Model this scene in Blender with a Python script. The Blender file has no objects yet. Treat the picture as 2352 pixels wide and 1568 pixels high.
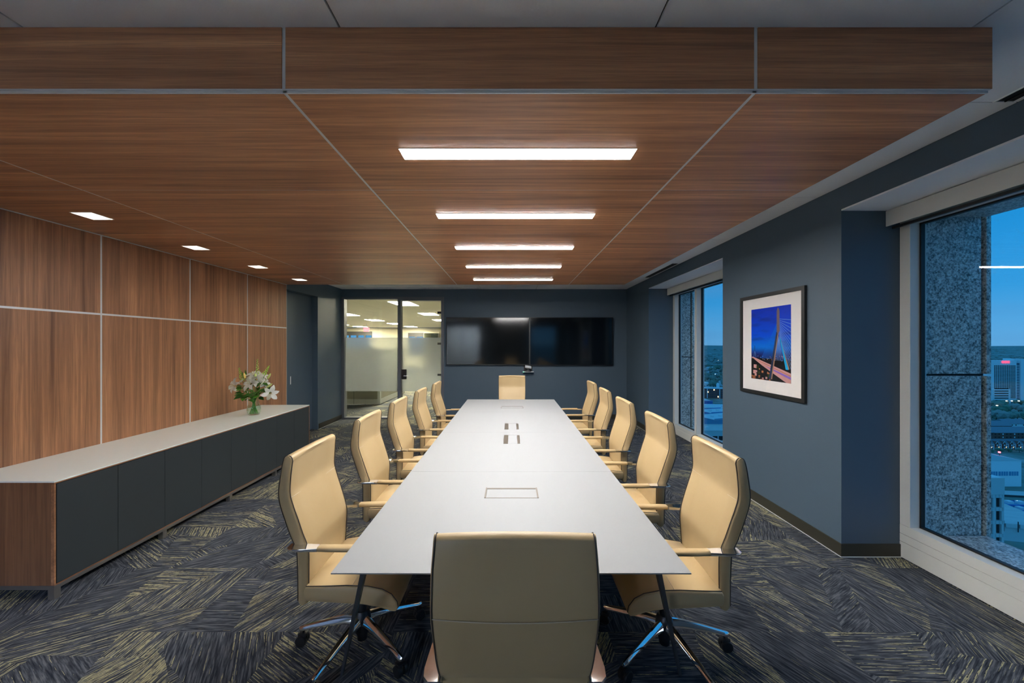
import bpy, bmesh, math, random
from mathutils import Vector, Matrix

# ------------------------------------------------------------------ camera, sky, exposure
S = bpy.context.scene
COL = S.collection
F, CX, CY, H = 860.0, 1173.0, 791.0, 1.64          # focal length and vanishing point in pixels, eye height
cam_d = bpy.data.cameras.new('camera')
cam_d.sensor_fit = 'HORIZONTAL'
cam_d.sensor_width = 36.0
cam_d.lens = 36.0 * F / 2352.0
cam_d.shift_x = (1176.0 - CX) / 2352.0
cam_d.shift_y = (CY - 784.0) / 2352.0
cam_d.clip_start = 0.05
cam_d.clip_end = 40000
cam = bpy.data.objects.new('camera', cam_d)
COL.objects.link(cam)
cam.location = (0, 0, H)
cam.rotation_euler = (math.pi / 2, 0, 0)
S.camera = cam
S.view_settings.view_transform = 'Standard'
S.view_settings.look = 'None'
S.view_settings.exposure = 3.5
S.view_settings.gamma = 1.0
S.view_settings.use_curve_mapping = False

SKY_GAIN = 0.122
W = bpy.data.worlds.new('dusk_sky')
S.world = W
W.use_nodes = True
wn, wl = W.node_tree.nodes, W.node_tree.links
wn.clear()
w_out = wn.new('ShaderNodeOutputWorld')
w_bg = wn.new('ShaderNodeBackground')
w_bg.inputs['Strength'].default_value = SKY_GAIN
w_tc = wn.new('ShaderNodeTexCoord')
w_sep = wn.new('ShaderNodeSeparateXYZ')
wl.new(w_tc.outputs['Generated'], w_sep.inputs[0])
w_r = wn.new('ShaderNodeValToRGB')                  # clear dusk blue, paler towards the horizon
els = w_r.color_ramp.elements
els[0].position = 0.0
els[0].color = (0.11, 0.34, 0.62, 1)
els[1].position = 0.6
els[1].color = (0.035, 0.25, 0.58, 1)
e = els.new(0.10); e.color = (0.03, 0.27, 0.60, 1)
e = els.new(0.25); e.color = (0.006, 0.22, 0.56, 1)
wl.new(w_sep.outputs['Z'], w_r.inputs[0])
w_map = wn.new('ShaderNodeMapping')
w_map.inputs['Scale'].default_value = (1.6, 1.6, 13.0)
w_map.inputs['Rotation'].default_value = (0.03, 0.05, 0)
wl.new(w_tc.outputs['Generated'], w_map.inputs[0])
w_no = wn.new('ShaderNodeTexNoise')
w_no.inputs['Scale'].default_value = 1.7
w_no.inputs['Detail'].default_value = 6
wl.new(w_map.outputs[0], w_no.inputs['Vector'])
w_cr = wn.new('ShaderNodeValToRGB')
w_cr.color_ramp.elements[0].position = 0.45
w_cr.color_ramp.elements[1].position = 0.75
w_cr.color_ramp.elements[1].color = (0.55, 0.55, 0.55, 1)
wl.new(w_no.outputs[0], w_cr.inputs[0])
w_mix = wn.new('ShaderNodeMix'); w_mix.data_type = 'RGBA'
wl.new(w_cr.outputs[0], w_mix.inputs[0])
wl.new(w_r.outputs[0], w_mix.inputs[6])
w_mix.inputs[7].default_value = (0.075, 0.25, 0.51, 1)   # thin cloud streaks
wl.new(w_mix.outputs[2], w_bg.inputs['Color'])
wl.new(w_bg.outputs[0], w_out.inputs[0])

LIN_W = 9.0        # strength of the linear ceiling lights
DOWN_W = 9.0       # strength of the square downlights
TROF_W = 13.0        # strength of the office troffers
FILL_W = 7.0       # strength of the fill lights added in the unseen corridor

# ------------------------------------------------------------------ helpers
R = random.Random(7)

def P(px, py, d):
    """pixel + distance along the room -> point"""
    return Vector(((px - CX) / F * d, d, H - (py - CY) / F * d))

def link(o, parent=None):
    COL.objects.link(o)
    if parent is not None:
        o.parent = parent
    return o

def tag(o, label=None, cat=None, group=None, kind=None):
    if label: o['label'] = label
    if cat: o['category'] = cat
    if group: o['group'] = group
    if kind: o['kind'] = kind
    return o

def empty(name, loc=(0, 0, 0), rz=0.0, parent=None, **kw):
    o = bpy.data.objects.new(name, None)
    o.empty_display_size = 0.1
    o.location = loc
    o.rotation_euler = (0, 0, rz)
    link(o, parent)
    return tag(o, **kw)

def mesh_obj(name, bm, mats, parent=None, loc=(0, 0, 0), smooth=False, **kw):
    me = bpy.data.meshes.new(name)
    bmesh.ops.recalc_face_normals(bm, faces=bm.faces)
    bm.to_mesh(me); bm.free()
    if not isinstance(mats, (list, tuple)): mats = [mats]
    for m in mats: me.materials.append(m)
    if smooth:
        for p in me.polygons: p.use_smooth = True
        if smooth != 'all':
            me.set_sharp_from_angle(angle=math.radians(38))
    o = bpy.data.objects.new(name, me)
    o.location = loc
    link(o, parent)
    return tag(o, **kw)

def add_box(bm, x0, x1, y0, y1, z0, z1, mi=0, bevel=0.0, seg=1):
    vs = [bm.verts.new((x, y, z)) for x in (x0, x1) for y in (y0, y1) for z in (z0, z1)]
    idx = [(0, 1, 3, 2), (4, 6, 7, 5), (0, 4, 5, 1), (2, 3, 7, 6), (0, 2, 6, 4), (1, 5, 7, 3)]
    fs = [bm.faces.new([vs[i] for i in q]) for q in idx]
    for f in fs: f.material_index = mi
    if bevel > 0:
        es = list({e for f in fs for e in f.edges})
        r = bmesh.ops.bevel(bm, geom=es, offset=bevel, segments=seg, affect='EDGES', profile=0.5)
        for f in r['faces']: f.material_index = mi
    return vs

def boxo(name, x0, x1, y0, y1, z0, z1, mat, parent=None, bevel=0.0, seg=1, org=(0, 0, 0), **kw):
    """box given in the parent's space, own origin at its centre"""
    bm = bmesh.new()
    hx, hy, hz = abs(x1 - x0) / 2, abs(y1 - y0) / 2, abs(z1 - z0) / 2
    add_box(bm, -hx, hx, -hy, hy, -hz, hz, bevel=bevel, seg=seg)
    return mesh_obj(name, bm, mat, parent, ((x0 + x1) / 2, (y0 + y1) / 2, (z0 + z1) / 2), smooth=bevel > 0 and seg > 1, **kw)

def multibox(name, boxes, mat, parent=None, **kw):
    bm = bmesh.new()
    for b in boxes: add_box(bm, *b)
    return mesh_obj(name, bm, mat, parent, **kw)

def loft(bm, rings, cap0=True, cap1=True, closed=True, mi=0):
    vr = [[bm.verts.new(p) for p in r] for r in rings]
    n = len(vr[0])
    for a, b in zip(vr, vr[1:]):
        for i in range(n if closed else n - 1):
            j = (i + 1) % n
            f = bm.faces.new((a[i], a[j], b[j], b[i])); f.material_index = mi
    if cap0: bm.faces.new(list(reversed(vr[0]))).material_index = mi
    if cap1: bm.faces.new(vr[-1]).material_index = mi
    return vr

def tube(bm, pts, rad, n=8, mi=0, cap=True):
    pts = [Vector(p) for p in pts]
    if not isinstance(rad, (list, tuple)): rad = [rad] * len(pts)
    rings = []
    ref = None
    for i, p in enumerate(pts):
        t = (pts[min(i + 1, len(pts) - 1)] - pts[max(i - 1, 0)]).normalized()
        if ref is None:
            ref = Vector((0, 0, 1)) if abs(t.z) < 0.9 else Vector((1, 0, 0))
        a = t.cross(ref).normalized(); b = t.cross(a).normalized()
        ref = -b if False else ref
        rings.append([p + (a * math.cos(2 * math.pi * k / n) + b * math.sin(2 * math.pi * k / n)) * rad[i] for k in range(n)])
    loft(bm, rings, cap, cap, mi=mi)

def lathe(bm, prof, n=32, mi=0, cap0=False, cap1=False):
    rings = [[(r * math.cos(2 * math.pi * k / n), r * math.sin(2 * math.pi * k / n), z) for k in range(n)] for r, z in prof]
    loft(bm, rings, cap0, cap1, mi=mi)

def copy_tree(o, parent=None, loc=None, rz=None):
    c = o.copy(); COL.objects.link(c)
    c.parent = parent
    if loc is not None: c.location = loc
    if rz is not None: c.rotation_euler = (0, 0, rz)
    for ch in o.children: copy_tree(ch, c)
    return c

# ------------------------------------------------------------------ materials
MATS = {}
def s2l(r, g, b):
    return tuple((c / 255 / 12.92) if c / 255 <= 0.04045 else ((c / 255 + 0.055) / 1.055) ** 2.4 for c in (r, g, b)) + (1,)

def mat(name, color=(0.8, 0.8, 0.8, 1), rough=0.5, metal=0.0, spec=0.5, emit=None, estr=0.0, coat=0.0):
    m = bpy.data.materials.new(name); m.use_nodes = True
    b = m.node_tree.nodes['Principled BSDF']
    if len(color) == 3: color = tuple(color) + (1,)
    b.inputs['Base Color'].default_value = color
    b.inputs['Roughness'].default_value = rough
    b.inputs['Metallic'].default_value = metal
    b.inputs['Specular IOR Level'].default_value = spec
    if coat: b.inputs['Coat Weight'].default_value = coat
    if emit:
        b.inputs['Emission Color'].default_value = tuple(emit) + (1,)
        b.inputs['Emission Strength'].default_value = estr
    MATS[name] = m
    return m

class NT:
    def __init__(s, m):
        s.m = m; s.n = m.node_tree.nodes; s.l = m.node_tree.links; s.b = s.n['Principled BSDF']
    def node(s, typ, **kw):
        n = s.n.new(typ)
        for k, v in kw.items(): setattr(n, k, v)
        return n
    def put(s, n, i, v):
        if hasattr(v, 'is_linked') or isinstance(v, bpy.types.NodeSocket): s.l.new(v, n.inputs[i])
        else: n.inputs[i].default_value = v
    def math(s, op, a, b=0.0, c=0.0):
        n = s.node('ShaderNodeMath', operation=op)
        s.put(n, 0, a); s.put(n, 1, b)
        if op in ('MULTIPLY_ADD', 'COMPARE', 'SMOOTH_MIN'): s.put(n, 2, c)
        return n.outputs[0]
    def vmath(s, op, a, b):
        n = s.node('ShaderNodeVectorMath', operation=op)
        s.put(n, 0, a); s.put(n, 1, b)
        return n.outputs[0]
    def mapping(s, v, scale=(1, 1, 1), rot=(0, 0, 0), loc=(0, 0, 0)):
        n = s.node('ShaderNodeMapping')
        s.l.new(v, n.inputs[0])
        n.inputs['Scale'].default_value = scale; n.inputs['Rotation'].default_value = rot; n.inputs['Location'].default_value = loc
        return n.outputs[0]
    def noise(s, v, scale=5.0, detail=3.0, rough=0.5, dist=0.0):
        n = s.node('ShaderNodeTexNoise')
        s.l.new(v, n.inputs['Vector'])
        n.inputs['Scale'].default_value = scale; n.inputs['Detail'].default_value = detail
        n.inputs['Roughness'].default_value = rough; n.inputs['Distortion'].default_value = dist
        return n.outputs[0]
    def ramp(s, f, stops):
        n = s.node('ShaderNodeValToRGB')
        s.l.new(f, n.inputs[0])
        el = n.color_ramp.elements
        while len(el) < len(stops): el.new(0.5)
        for e_, (p, c) in zip(el, stops):
            e_.position = p
            e_.color = c if len(c) == 4 else tuple(c) + (1,)
        return n.outputs[0]
    def mix(s, f, a, b, blend='MIX'):
        n = s.node('ShaderNodeMix', data_type='RGBA', blend_type=blend)
        s.put(n, 0, f)
        for i, v in ((6, a), (7, b)):
            if isinstance(v, bpy.types.NodeSocket): s.l.new(v, n.inputs[i])
            else: n.inputs[i].default_value = v if len(v) == 4 else tuple(v) + (1,)
        return n.outputs[2]
    def obj(s): return s.node('ShaderNodeTexCoord').outputs['Object']
    def rnd(s): return s.node('ShaderNodeObjectInfo').outputs['Random']
    def base(s, v): s.l.new(v, s.b.inputs['Base Color'])
    def bump(s, h, strength=0.2, dist=0.01):
        n = s.node('ShaderNodeBump')
        n.inputs['Strength'].default_value = strength; n.inputs['Distance'].default_value = dist
        s.l.new(h, n.inputs['Height']); s.l.new(n.outputs[0], s.b.inputs['Normal'])

def wood(name, axis, gain=1.0, rough=0.38):
    m = mat(name, rough=rough); t = NT(m)
    r = t.rnd()
    off = t.node('ShaderNodeCombineXYZ')
    for i, k in enumerate((7.3, 11.9, 5.1)): t.put(off, i, t.math('MULTIPLY', r, k))
    v = t.vmath('ADD', t.obj(), off.outputs[0])
    def sc(g, c): return tuple(g if i == axis else c for i in range(3))
    big = t.noise(t.mapping(v, sc(0.35, 7.0)), 1.0, 3, 0.55, 0.6)
    mid = t.noise(t.mapping(v, sc(0.7, 34.0)), 1.0, 4, 0.6, 0.8)
    fine = t.noise(t.mapping(v, sc(5.0, 260.0)), 1.0, 3, 0.6)
    leaf = t.noise(t.mapping(v, sc(0.02, 3.2)), 1.0, 0)
    a = t.math('ADD', t.math('MULTIPLY', big, 0.42), t.math('MULTIPLY', mid, 0.58))
    g = gain
    c = t.ramp(a, [(0.33, (0.050 * g, 0.022 * g, 0.0105 * g)), (0.47, (0.098 * g, 0.045 * g, 0.0215 * g)), (0.56, (0.128 * g, 0.060 * g, 0.0285 * g)), (0.70, (0.170 * g, 0.087 * g, 0.043 * g))])
    c = t.mix(t.math('MULTIPLY', t.ramp(fine, [(0.35, (1, 1, 1)), (0.52, (0, 0, 0))]), 0.42), c, (0.05 * g, 0.023 * g, 0.012 * g))
    c = t.mix(0.45, c, t.ramp(leaf, [(0.35, (0.78, 0.76, 0.74)), (0.65, (1.0, 1.0, 1.0))]), 'MULTIPLY')
    t.base(c); t.bump(fine, 0.05, 0.002)
    return m

M_WOODX = wood('walnut_grain_across', 0, 5.2)
M_WOODZ = wood('walnut_grain_upright', 2, 3.8)
M_WOODC = wood('walnut_credenza_shaded', 2, 1.9)  # walnut copy darkened: the credenza's shade is put into its colour
M_WOODY = wood('walnut_grain_along', 1, 3.2)
M_ALU = mat('brushed_aluminium', (0.74, 0.75, 0.77), 0.4, 0.3)
M_ALUP = mat('painted_aluminium', s2l(222, 222, 215), 0.45, 0.05)
M_FRAMEG = mat('grey_door_frame', s2l(112, 116, 122), 0.45, 0.3)
M_CHROME = mat('polished_chrome', (0.80, 0.80, 0.81), 0.08, 1.0)
M_SATIN = mat('satin_steel', (0.42, 0.40, 0.37), 0.35, 0.9)
M_BLACKP = mat('black_plastic', (0.012, 0.012, 0.013), 0.4)
M_DARK = mat('dark_slot', (0.006, 0.006, 0.007), 0.7)
M_GASKET = mat('black_gasket', (0.008, 0.008, 0.008), 0.5)
M_PAINTW = mat('white_paint', (0.90, 0.91, 0.91), 0.6)
M_BASEB = mat('brown_vinyl_base', s2l(58, 56, 46), 0.45)
M_DOORG = mat('charcoal_laminate', (0.034, 0.042, 0.046), 0.42)
M_GLASSTOP = mat('back_painted_glass', (0.84, 0.92, 0.87), 0.22, spec=0.5)
M_TABLE = mat('satin_white_top', (0.275, 0.280, 0.284), 0.55, spec=0.25)
M_TEDGE = mat('dark_table_edge', (0.05, 0.055, 0.06), 0.4)
M_BRONZE = mat('bronze_metal', s2l(104, 94, 84), 0.35, 0.6)
M_SCREEN = mat('black_screen', (0.004, 0.005, 0.006), 0.09, spec=0.7)
M_BEZEL = mat('black_bezel', (0.008, 0.008, 0.009), 0.3)
M_HINGE = mat('dark_bronze_hardware', (0.05, 0.046, 0.042), 0.35, 0.7)
M_PICF = mat('charcoal_picture_frame', (0.020, 0.021, 0.020), 0.4)
M_MAT = mat('ivory_mat_board', (0.95, 0.91, 0.885), 0.8)
M_LIN = mat('linear_light_diffuser', (1, 1, 1), 0.5, emit=(1.0, 0.985, 0.965), estr=LIN_W)
M_DOWN = mat('downlight_lens', (1, 1, 1), 0.5, emit=(1.0, 0.92, 0.80), estr=DOWN_W)
M_TROF = mat('troffer_diffuser', (1, 1, 1), 0.5, emit=(1.0, 0.90, 0.68), estr=TROF_W)
M_FILL = mat('corridor_fill_diffuser', (1, 1, 1), 0.5, emit=(0.50, 0.62, 1.0), estr=FILL_W)  # added fill light, tinted blue to turn the near chair back grey

m = mat('navy_wall_paint', (0.082, 0.124, 0.165), 0.52); t = NT(m)
n_ = t.noise(t.obj(), 220, 2)
t.bump(n_, 0.06, 0.002); M_NAVY = m
m = mat('beige_office_paint', (0.52, 0.485, 0.37), 0.7); M_BEIGE = m
m = mat('acoustic_ceiling_tile', (0.62, 0.635, 0.65), 0.85); t = NT(m)
t.bump(t.noise(t.obj(), 260, 3), 0.15, 0.002)
t.base(t.mix(t.noise(t.obj(), 120, 2), (0.90, 0.905, 0.91), (0.95, 0.955, 0.96))); M_TILE = m
m = mat('office_ceiling_tile', (0.86, 0.82, 0.68), 0.85); M_OTILE = m

# leather: fine grain, slight tone variation
m = mat('tan_leather', (0.53, 0.385, 0.225), 0.42, spec=0.4); t = NT(m)
v_ = t.obj()
t.base(t.mix(t.noise(v_, 5, 3), (0.42, 0.298, 0.145), (0.47, 0.342, 0.178)))
t.bump(t.noise(v_, 420, 2), 0.10, 0.0012); M_LEATHER = m
M_PIPING = mat('dark_edge_piping', (0.055, 0.042, 0.034), 0.5)
M_STITCH = mat('pale_stitching', (0.50, 0.40, 0.27), 0.6)

# granite
def granite(name, gain):
    m = mat(name, rough=0.35); t = NT(m); v = t.obj()
    a = t.noise(v, 70, 3, 0.7); b = t.noise(v, 28, 2, 0.6)
    s_ = t.math('ADD', t.math('MULTIPLY', a, 0.7), t.math('MULTIPLY', b, 0.3))
    t.base(t.ramp(s_, [(0.38, (0.07 * gain, 0.075 * gain, 0.075 * gain)), (0.46, (0.30 * gain, 0.31 * gain, 0.30 * gain)), (0.53, (0.58 * gain, 0.57 * gain, 0.54 * gain)), (0.64, (0.92 * gain, 0.90 * gain, 0.85 * gain))]))
    return m
M_GRAN = granite('speckled_granite', 1.0)

# carpet tile: every tile is split by two slanted lines into fields whose streaks run in different directions
def carpet():
    m = mat('streaked_carpet', rough=0.95, spec=0.1); t = NT(m)
    g = t.node('ShaderNodeNewGeometry').outputs['Position']
    T = 0.612
    loc = t.vmath('ADD', g, (3.73, -2.137 + 8 * T, 0))
    q = t.vmath('DIVIDE', loc, (T, T, 1))
    cell = t.vmath('FLOOR', q, (0, 0, 0))
    fr = t.vmath('FRACTION', q, (0, 0, 0))
    sep = t.node('ShaderNodeSeparateXYZ'); t.l.new(fr, sep.inputs[0])
    fx, fy = sep.outputs[0], sep.outputs[1]
    def wn(seed, extra=None):
        n = t.node('ShaderNodeTexWhiteNoise', noise_dimensions='4D')
        t.l.new(cell, n.inputs['Vector'])
        if extra is None: n.inputs['W'].default_value = seed
        else: t.l.new(t.math('ADD', extra, seed), n.inputs['W'])
        return n.outputs['Value']
    def side(seed):
        a = t.math('MULTIPLY', wn(seed), 6.2832)
        o = t.math('MULTIPLY', t.math('SUBTRACT', wn(seed + 3.3), 0.5), 0.55)
        dx = t.math('MULTIPLY', t.math('SUBTRACT', fx, 0.5), t.math('COSINE', a))
        dy = t.math('MULTIPLY', t.math('SUBTRACT', fy, 0.5), t.math('SINE', a))
        return t.math('GREATER_THAN', t.math('ADD', dx, dy), o)
    reg = t.math('ADD', t.math('MULTIPLY', side(1.7), 10.0), t.math('MULTIPLY', side(9.1), 23.0))
    k = t.math('FLOOR', t.math('MULTIPLY', wn(31.0, reg), 6.0))
    ang = t.math('MULTIPLY', k, math.pi / 6)
    rot = t.node('ShaderNodeVectorRotate', rotation_type='Z_AXIS')
    t.l.new(g, rot.inputs['Vector']); t.l.new(ang, rot.inputs['Angle'])
    rv = t.vmath('ADD', rot.outputs[0], (0, 0, 0))
    streak = t.noise(t.mapping(rv, (3.0, 105, 1)), 1.0, 2, 0.55)
    fleck = t.noise(t.mapping(rv, (26, 210, 1)), 1.0, 2, 0.6)
    broad = t.noise(t.mapping(rv, (1.4, 9, 1)), 1.0, 2, 0.5)
    tone = t.noise(t.mapping(rv, (7, 95, 1)), 1.0, 3, 0.6)
    ground = t.ramp(tone, [(0.30, (0.012, 0.016, 0.024)), (0.48, (0.048, 0.054, 0.066)), (0.66, (0.135, 0.143, 0.155))])
    dens = wn(57.0, reg)
    thr = t.math('ADD', 0.50, t.math('MULTIPLY', dens, 0.20))
    thr = t.math('SUBTRACT', thr, t.math('MULTIPLY', t.math('SUBTRACT', broad, 0.5), 0.35))
    yl = t.math('MULTIPLY', t.math('GREATER_THAN', streak, thr), t.math('GREATER_THAN', fleck, 0.46))
    c = t.mix(t.math('MULTIPLY', yl, 0.85), ground, (0.44, 0.40, 0.22))
    t.base(c)
    t.bump(t.math('ADD', fleck, t.noise(g, 500, 2)), 0.35, 0.004)
    return m
M_CARPET = carpet()

def thin_glass(name, tint=(1, 1, 1), rough=0.0, refl=1.0):
    m = bpy.data.materials.new(name); m.use_nodes = True
    n, l = m.node_tree.nodes, m.node_tree.links
    n.clear()
    out = n.new('ShaderNodeOutputMaterial'); mx = n.new('ShaderNodeMixShader')
    tr = n.new('ShaderNodeBsdfTransparent'); gl = n.new('ShaderNodeBsdfGlossy'); fr = n.new('ShaderNodeFresnel')
    ge = n.new('ShaderNodeNewGeometry'); mr = n.new('ShaderNodeMapRange')      # same reflectance from both faces
    mr.inputs['To Min'].default_value = 1.5; mr.inputs['To Max'].default_value = 1 / 1.5
    l.new(ge.outputs['Backfacing'], mr.inputs['Value']); l.new(mr.outputs[0], fr.inputs['IOR'])
    tr.inputs[0].default_value = tuple(tint) + (1,)
    gl.inputs['Roughness'].default_value = rough
    gl.inputs['Color'].default_value = (refl, refl, refl, 1)
    l.new(fr.outputs[0], mx.inputs[0]); l.new(tr.outputs[0], mx.inputs[1]); l.new(gl.outputs[0], mx.inputs[2])
    l.new(mx.outputs[0], out.inputs[0])
    return m
M_PANE = thin_glass('window_glass', (0.93, 0.98, 0.985), 0.0, 0.35)
M_CLEAR = thin_glass('clear_glass', (0.98, 1.0, 0.98))
M_GLAZE = thin_glass('picture_glazing', (1, 1, 1), 0.0, 0.35)

def frosted():
    m = bpy.data.materials.new('frosted_film'); m.use_nodes = True
    n, l = m.node_tree.nodes, m.node_tree.links
    n.clear()
    out = n.new('ShaderNodeOutputMaterial')
    rf = n.new('ShaderNodeBsdfRefraction'); rf.inputs['Roughness'].default_value = 0.20; rf.inputs['IOR'].default_value = 1.25
    rf.inputs['Color'].default_value = (0.74, 0.76, 0.76, 1)
    tl = n.new('ShaderNodeBsdfTranslucent'); tl.inputs[0].default_value = (0.62, 0.65, 0.68, 1)
    df = n.new('ShaderNodeBsdfDiffuse'); df.inputs[0].default_value = (0.8, 0.82, 0.84, 1)
    m1 = n.new('ShaderNodeMixShader'); m1.inputs[0].default_value = 0.2
    m2 = n.new('ShaderNodeMixShader'); m2.inputs[0].default_value = 0.12
    l.new(rf.outputs[0], m1.inputs[1]); l.new(tl.outputs[0], m1.inputs[2])
    l.new(m1.outputs[0], m2.inputs[1]); l.new(df.outputs[0], m2.inputs[2])
    l.new(m2.outputs[0], out.inputs[0])
    return m
M_FROST = frosted()

# ------------------------------------------------------------------ room shell
XL, XW, XR = -3.73, -3.63, 2.56            # blue wall, wood wall, right wall
YB, YF = -2.8, 8.27                        # wall behind the camera, far wall
ZC, ZS = 2.862, 2.613                      # ceiling, underside of the wood soffit
XG = 3.01                                  # inner face of the window frames
Y_S0, Y_S1 = 1.442, 6.08                   # soffit from, to

floor = boxo('floor', -16, 3.12, YB - .12, 27.2, -0.20, -0.006, M_CARPET, kind='structure')
floor['label'] = 'dark streaked carpet floor'
T = 0.612
tile_me = None
for iy in range(-3, 11):
    for ix in range(0, 12):
        x0 = XL + ix * T; y0 = 2.137 + iy * T
        if x0 > 2.99 or y0 > 8.25: continue
        x1 = min(x0 + T, XG + 0.0); y1 = min(y0 + T, YF)
        whole = abs(x1 - x0 - T) < 1e-4 and abs(y1 - y0 - T) < 1e-4
        if whole and tile_me:
            o = bpy.data.objects.new('carpet_tile', tile_me)
            o.location = ((x0 + x1) / 2, (y0 + y1) / 2, -0.003); link(o, floor)
            o.matrix_parent_inverse = floor.matrix_basis.inverted()
        else:
            o = boxo('carpet_tile', x0 + .0002, x1 - .0002, y0 + .0002, y1 - .0002, -0.006, 0.0, M_CARPET, floor)
            o.matrix_parent_inverse = floor.matrix_basis.inverted()
            if whole: tile_me = o.data

# right wall with two deep window openings
W1 = (0.10, 2.899); W2 = (4.521, 6.945)    # window openings along the room
ZH = 2.675
XO = 3.14
wr = multibox('wall_right', [
    (XR, XO, YB, W1[0], 0, ZC), (XR, XO, W1[1], W2[0], 0, ZC), (XR, XO, W2[1], YF, 0, ZC),
    (XR, XO, W1[0], W1[1], ZH + .012, ZC), (XR, XO, W2[0], W2[1], ZH + .012, ZC)], M_NAVY, kind='structure')
wr['label'] = 'navy painted wall with two window bays'
for i, w in enumerate((W1, W2)):
    boxo('trim_%d' % (i + 1), XR, XO, w[0], w[1], ZH, ZH + .012, M_PAINTW, kind='structure')

# far wall, with the glazed opening
GX0, GX1 = (784.8 - CX) / F * YF, (1020 - CX) / F * YF
GZ1 = H - (682 - CY) / F * YF
wf = multibox('wall_far', [(GX1, XO, YF, YF + .13, 0, ZC), (GX0, GX1, YF, YF + .13, GZ1, ZC)], M_NAVY, kind='structure')
wf['label'] = 'navy painted end wall behind the televisions'
# left blue wall with the sliding door recess
DY0, DY1, DZ = 6.22, 7.24, 2.566
wl_ = multibox('wall_left', [
    (XL - .18, XL, YB, DY0, 0, ZC), (XL - .18, XL, DY1, YF + .13, 0, ZC),
    (XL - .18, XL, DY0, DY1, DZ, ZC), (XL - .18, XL - .15, DY0, DY1, 0, DZ)], M_NAVY, kind='structure')
wl_['label'] = 'navy painted side wall carrying the walnut panels'
BG = (-3.45, -1.55); BW = (0.95, 2.35)      # glazed front and window of the wall behind the camera
wb = multibox('wall_back', [(XL - .18, BG[0], YB - .12, YB, 0, ZC), (BG[1], BW[0], YB - .12, YB, 0, ZC), (BW[1], XO, YB - .12, YB, 0, ZC),
    (BG[0], BG[1], YB - .12, YB, 2.62, ZC), (BW[0], BW[1], YB - .12, YB, 2.62, ZC)], M_NAVY, kind='structure')
bwr = empty('window_6', (1.65, YB, 0), kind='structure', label='tall window in the wall behind the table foot')
for nm, b in (('jamb', (BW[0], BW[0] + .07, 0, 2.62)), ('jamb', (BW[1] - .07, BW[1], 0, 2.62)), ('sill_rail', (BW[0] + .07, BW[1] - .07, 0, .22)), ('head_rail', (BW[0] + .07, BW[1] - .07, 2.52, 2.62))):
    o = boxo(nm, b[0], b[1], YB - .11, YB - .01, b[2], b[3], M_ALUP, bwr); o.location = Vector(o.location) - bwr.location
o = boxo('pane', BW[0] + .07, BW[1] - .07, YB - .06, YB - .054, .22, 2.52, M_PANE, bwr); o.location = Vector(o.location) - bwr.location
bgr = empty('window_7', (-2.5, YB, 0), kind='structure', label='glazed corridor front in the wall behind the table foot')
for nm, b in (('jamb', (BG[0], BG[0] + .06, 0, 2.62)), ('jamb', (BG[1] - .06, BG[1], 0, 2.62)), ('mullion', (-2.53, -2.47, 0, 2.57)), ('head_rail', (BG[0] + .06, BG[1] - .06, 2.57, 2.62))):
    o = boxo(nm, b[0], b[1], YB - .11, YB - .01, b[2], b[3], M_FRAMEG, bgr); o.location = Vector(o.location) - bgr.location
for a, b in ((BG[0] + .06, -2.53), (-2.47, BG[1] - .06)):
    o = boxo('pane', a, b, YB - .06, YB - .052, .005, 2.57, M_CLEAR, bgr); o.location = Vector(o.location) - bgr.location
# corridor behind that glazed front; its blue-tinted fill lights are added
multibox('wall_corridor', [(XL - .3, XL - .18, -6.2, YB - .121, 0, ZC), (.30, .42, -6.2, YB - .121, 0, ZC), (XL - .3, .42, -6.32, -6.2, 0, ZC)], M_BEIGE, kind='structure')
boxo('floor_corridor', XL - .3, .42, -6.32, YB - .121, -.2, -.001, M_CARPET, kind='structure')
boxo('ceiling_corridor', XL - .3, .42, -6.32, YB - .121, ZC + .001, ZC + .1, M_OTILE, kind='structure')
for k, (x, y) in enumerate(((-3.0, -3.9), (-1.6, -3.9), (-3.0, -5.3), (-1.6, -5.3))):
    r_ = empty('ceiling_troffer', (x, y, ZC), label='added blue fill light in the corridor behind the table foot, %s' % ('by the glass and side wall', 'by the glass and end wall', 'deep by the side wall', 'deep by the end wall')[k], cat='ceiling light', group='added corridor fill lights')
    boxo('diffuser', -.30, .30, -.58, .58, -.006, -.0005, M_FILL, r_)
    boxo('trim_frame', -.33, .33, -.61, .61, -.0004, .0008, M_PAINTW, r_)

# walnut wall panels on the left wall, aluminium reveals between them
ZP = 1.909
ys = [-0.46, 0.5, 1.46, 2.38, 3.32, 4.24, 5.165, 6.07]
G = 0.008
paneling = empty('wall_paneling', (XL, 3.0, 0), kind='structure', label='book-matched walnut wall panels with aluminium reveals')
def pchild(o):
    o.location = Vector(o.location) - o.parent.location
    return o
for a, b in zip(ys, ys[1:]):
    for z0, z1 in ((0.0, ZP), (ZP, ZS - .004)):
        pchild(boxo('wood_panel', XL + .004, XW, a + G, b - G, z0 + (G if z0 else 0), z1 - (G if z1 < 2 else 0.006), M_WOODZ, paneling))
    pchild(boxo('reveal_strip', XL + .003, XW - .0015, b - G, b + (G if b < 6 else 0), 0, ZS - .004, M_ALU, paneling))
pchild(boxo('reveal_strip', XL + .003, XW - .001, ys[0], ys[-1], ZP - G, ZP + G, M_ALU, paneling))
pchild(boxo('reveal_strip', XL + .003, XW + .006, ys[0], ys[-1], ZS - .008, ZS - .002, M_ALU, paneling))

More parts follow.
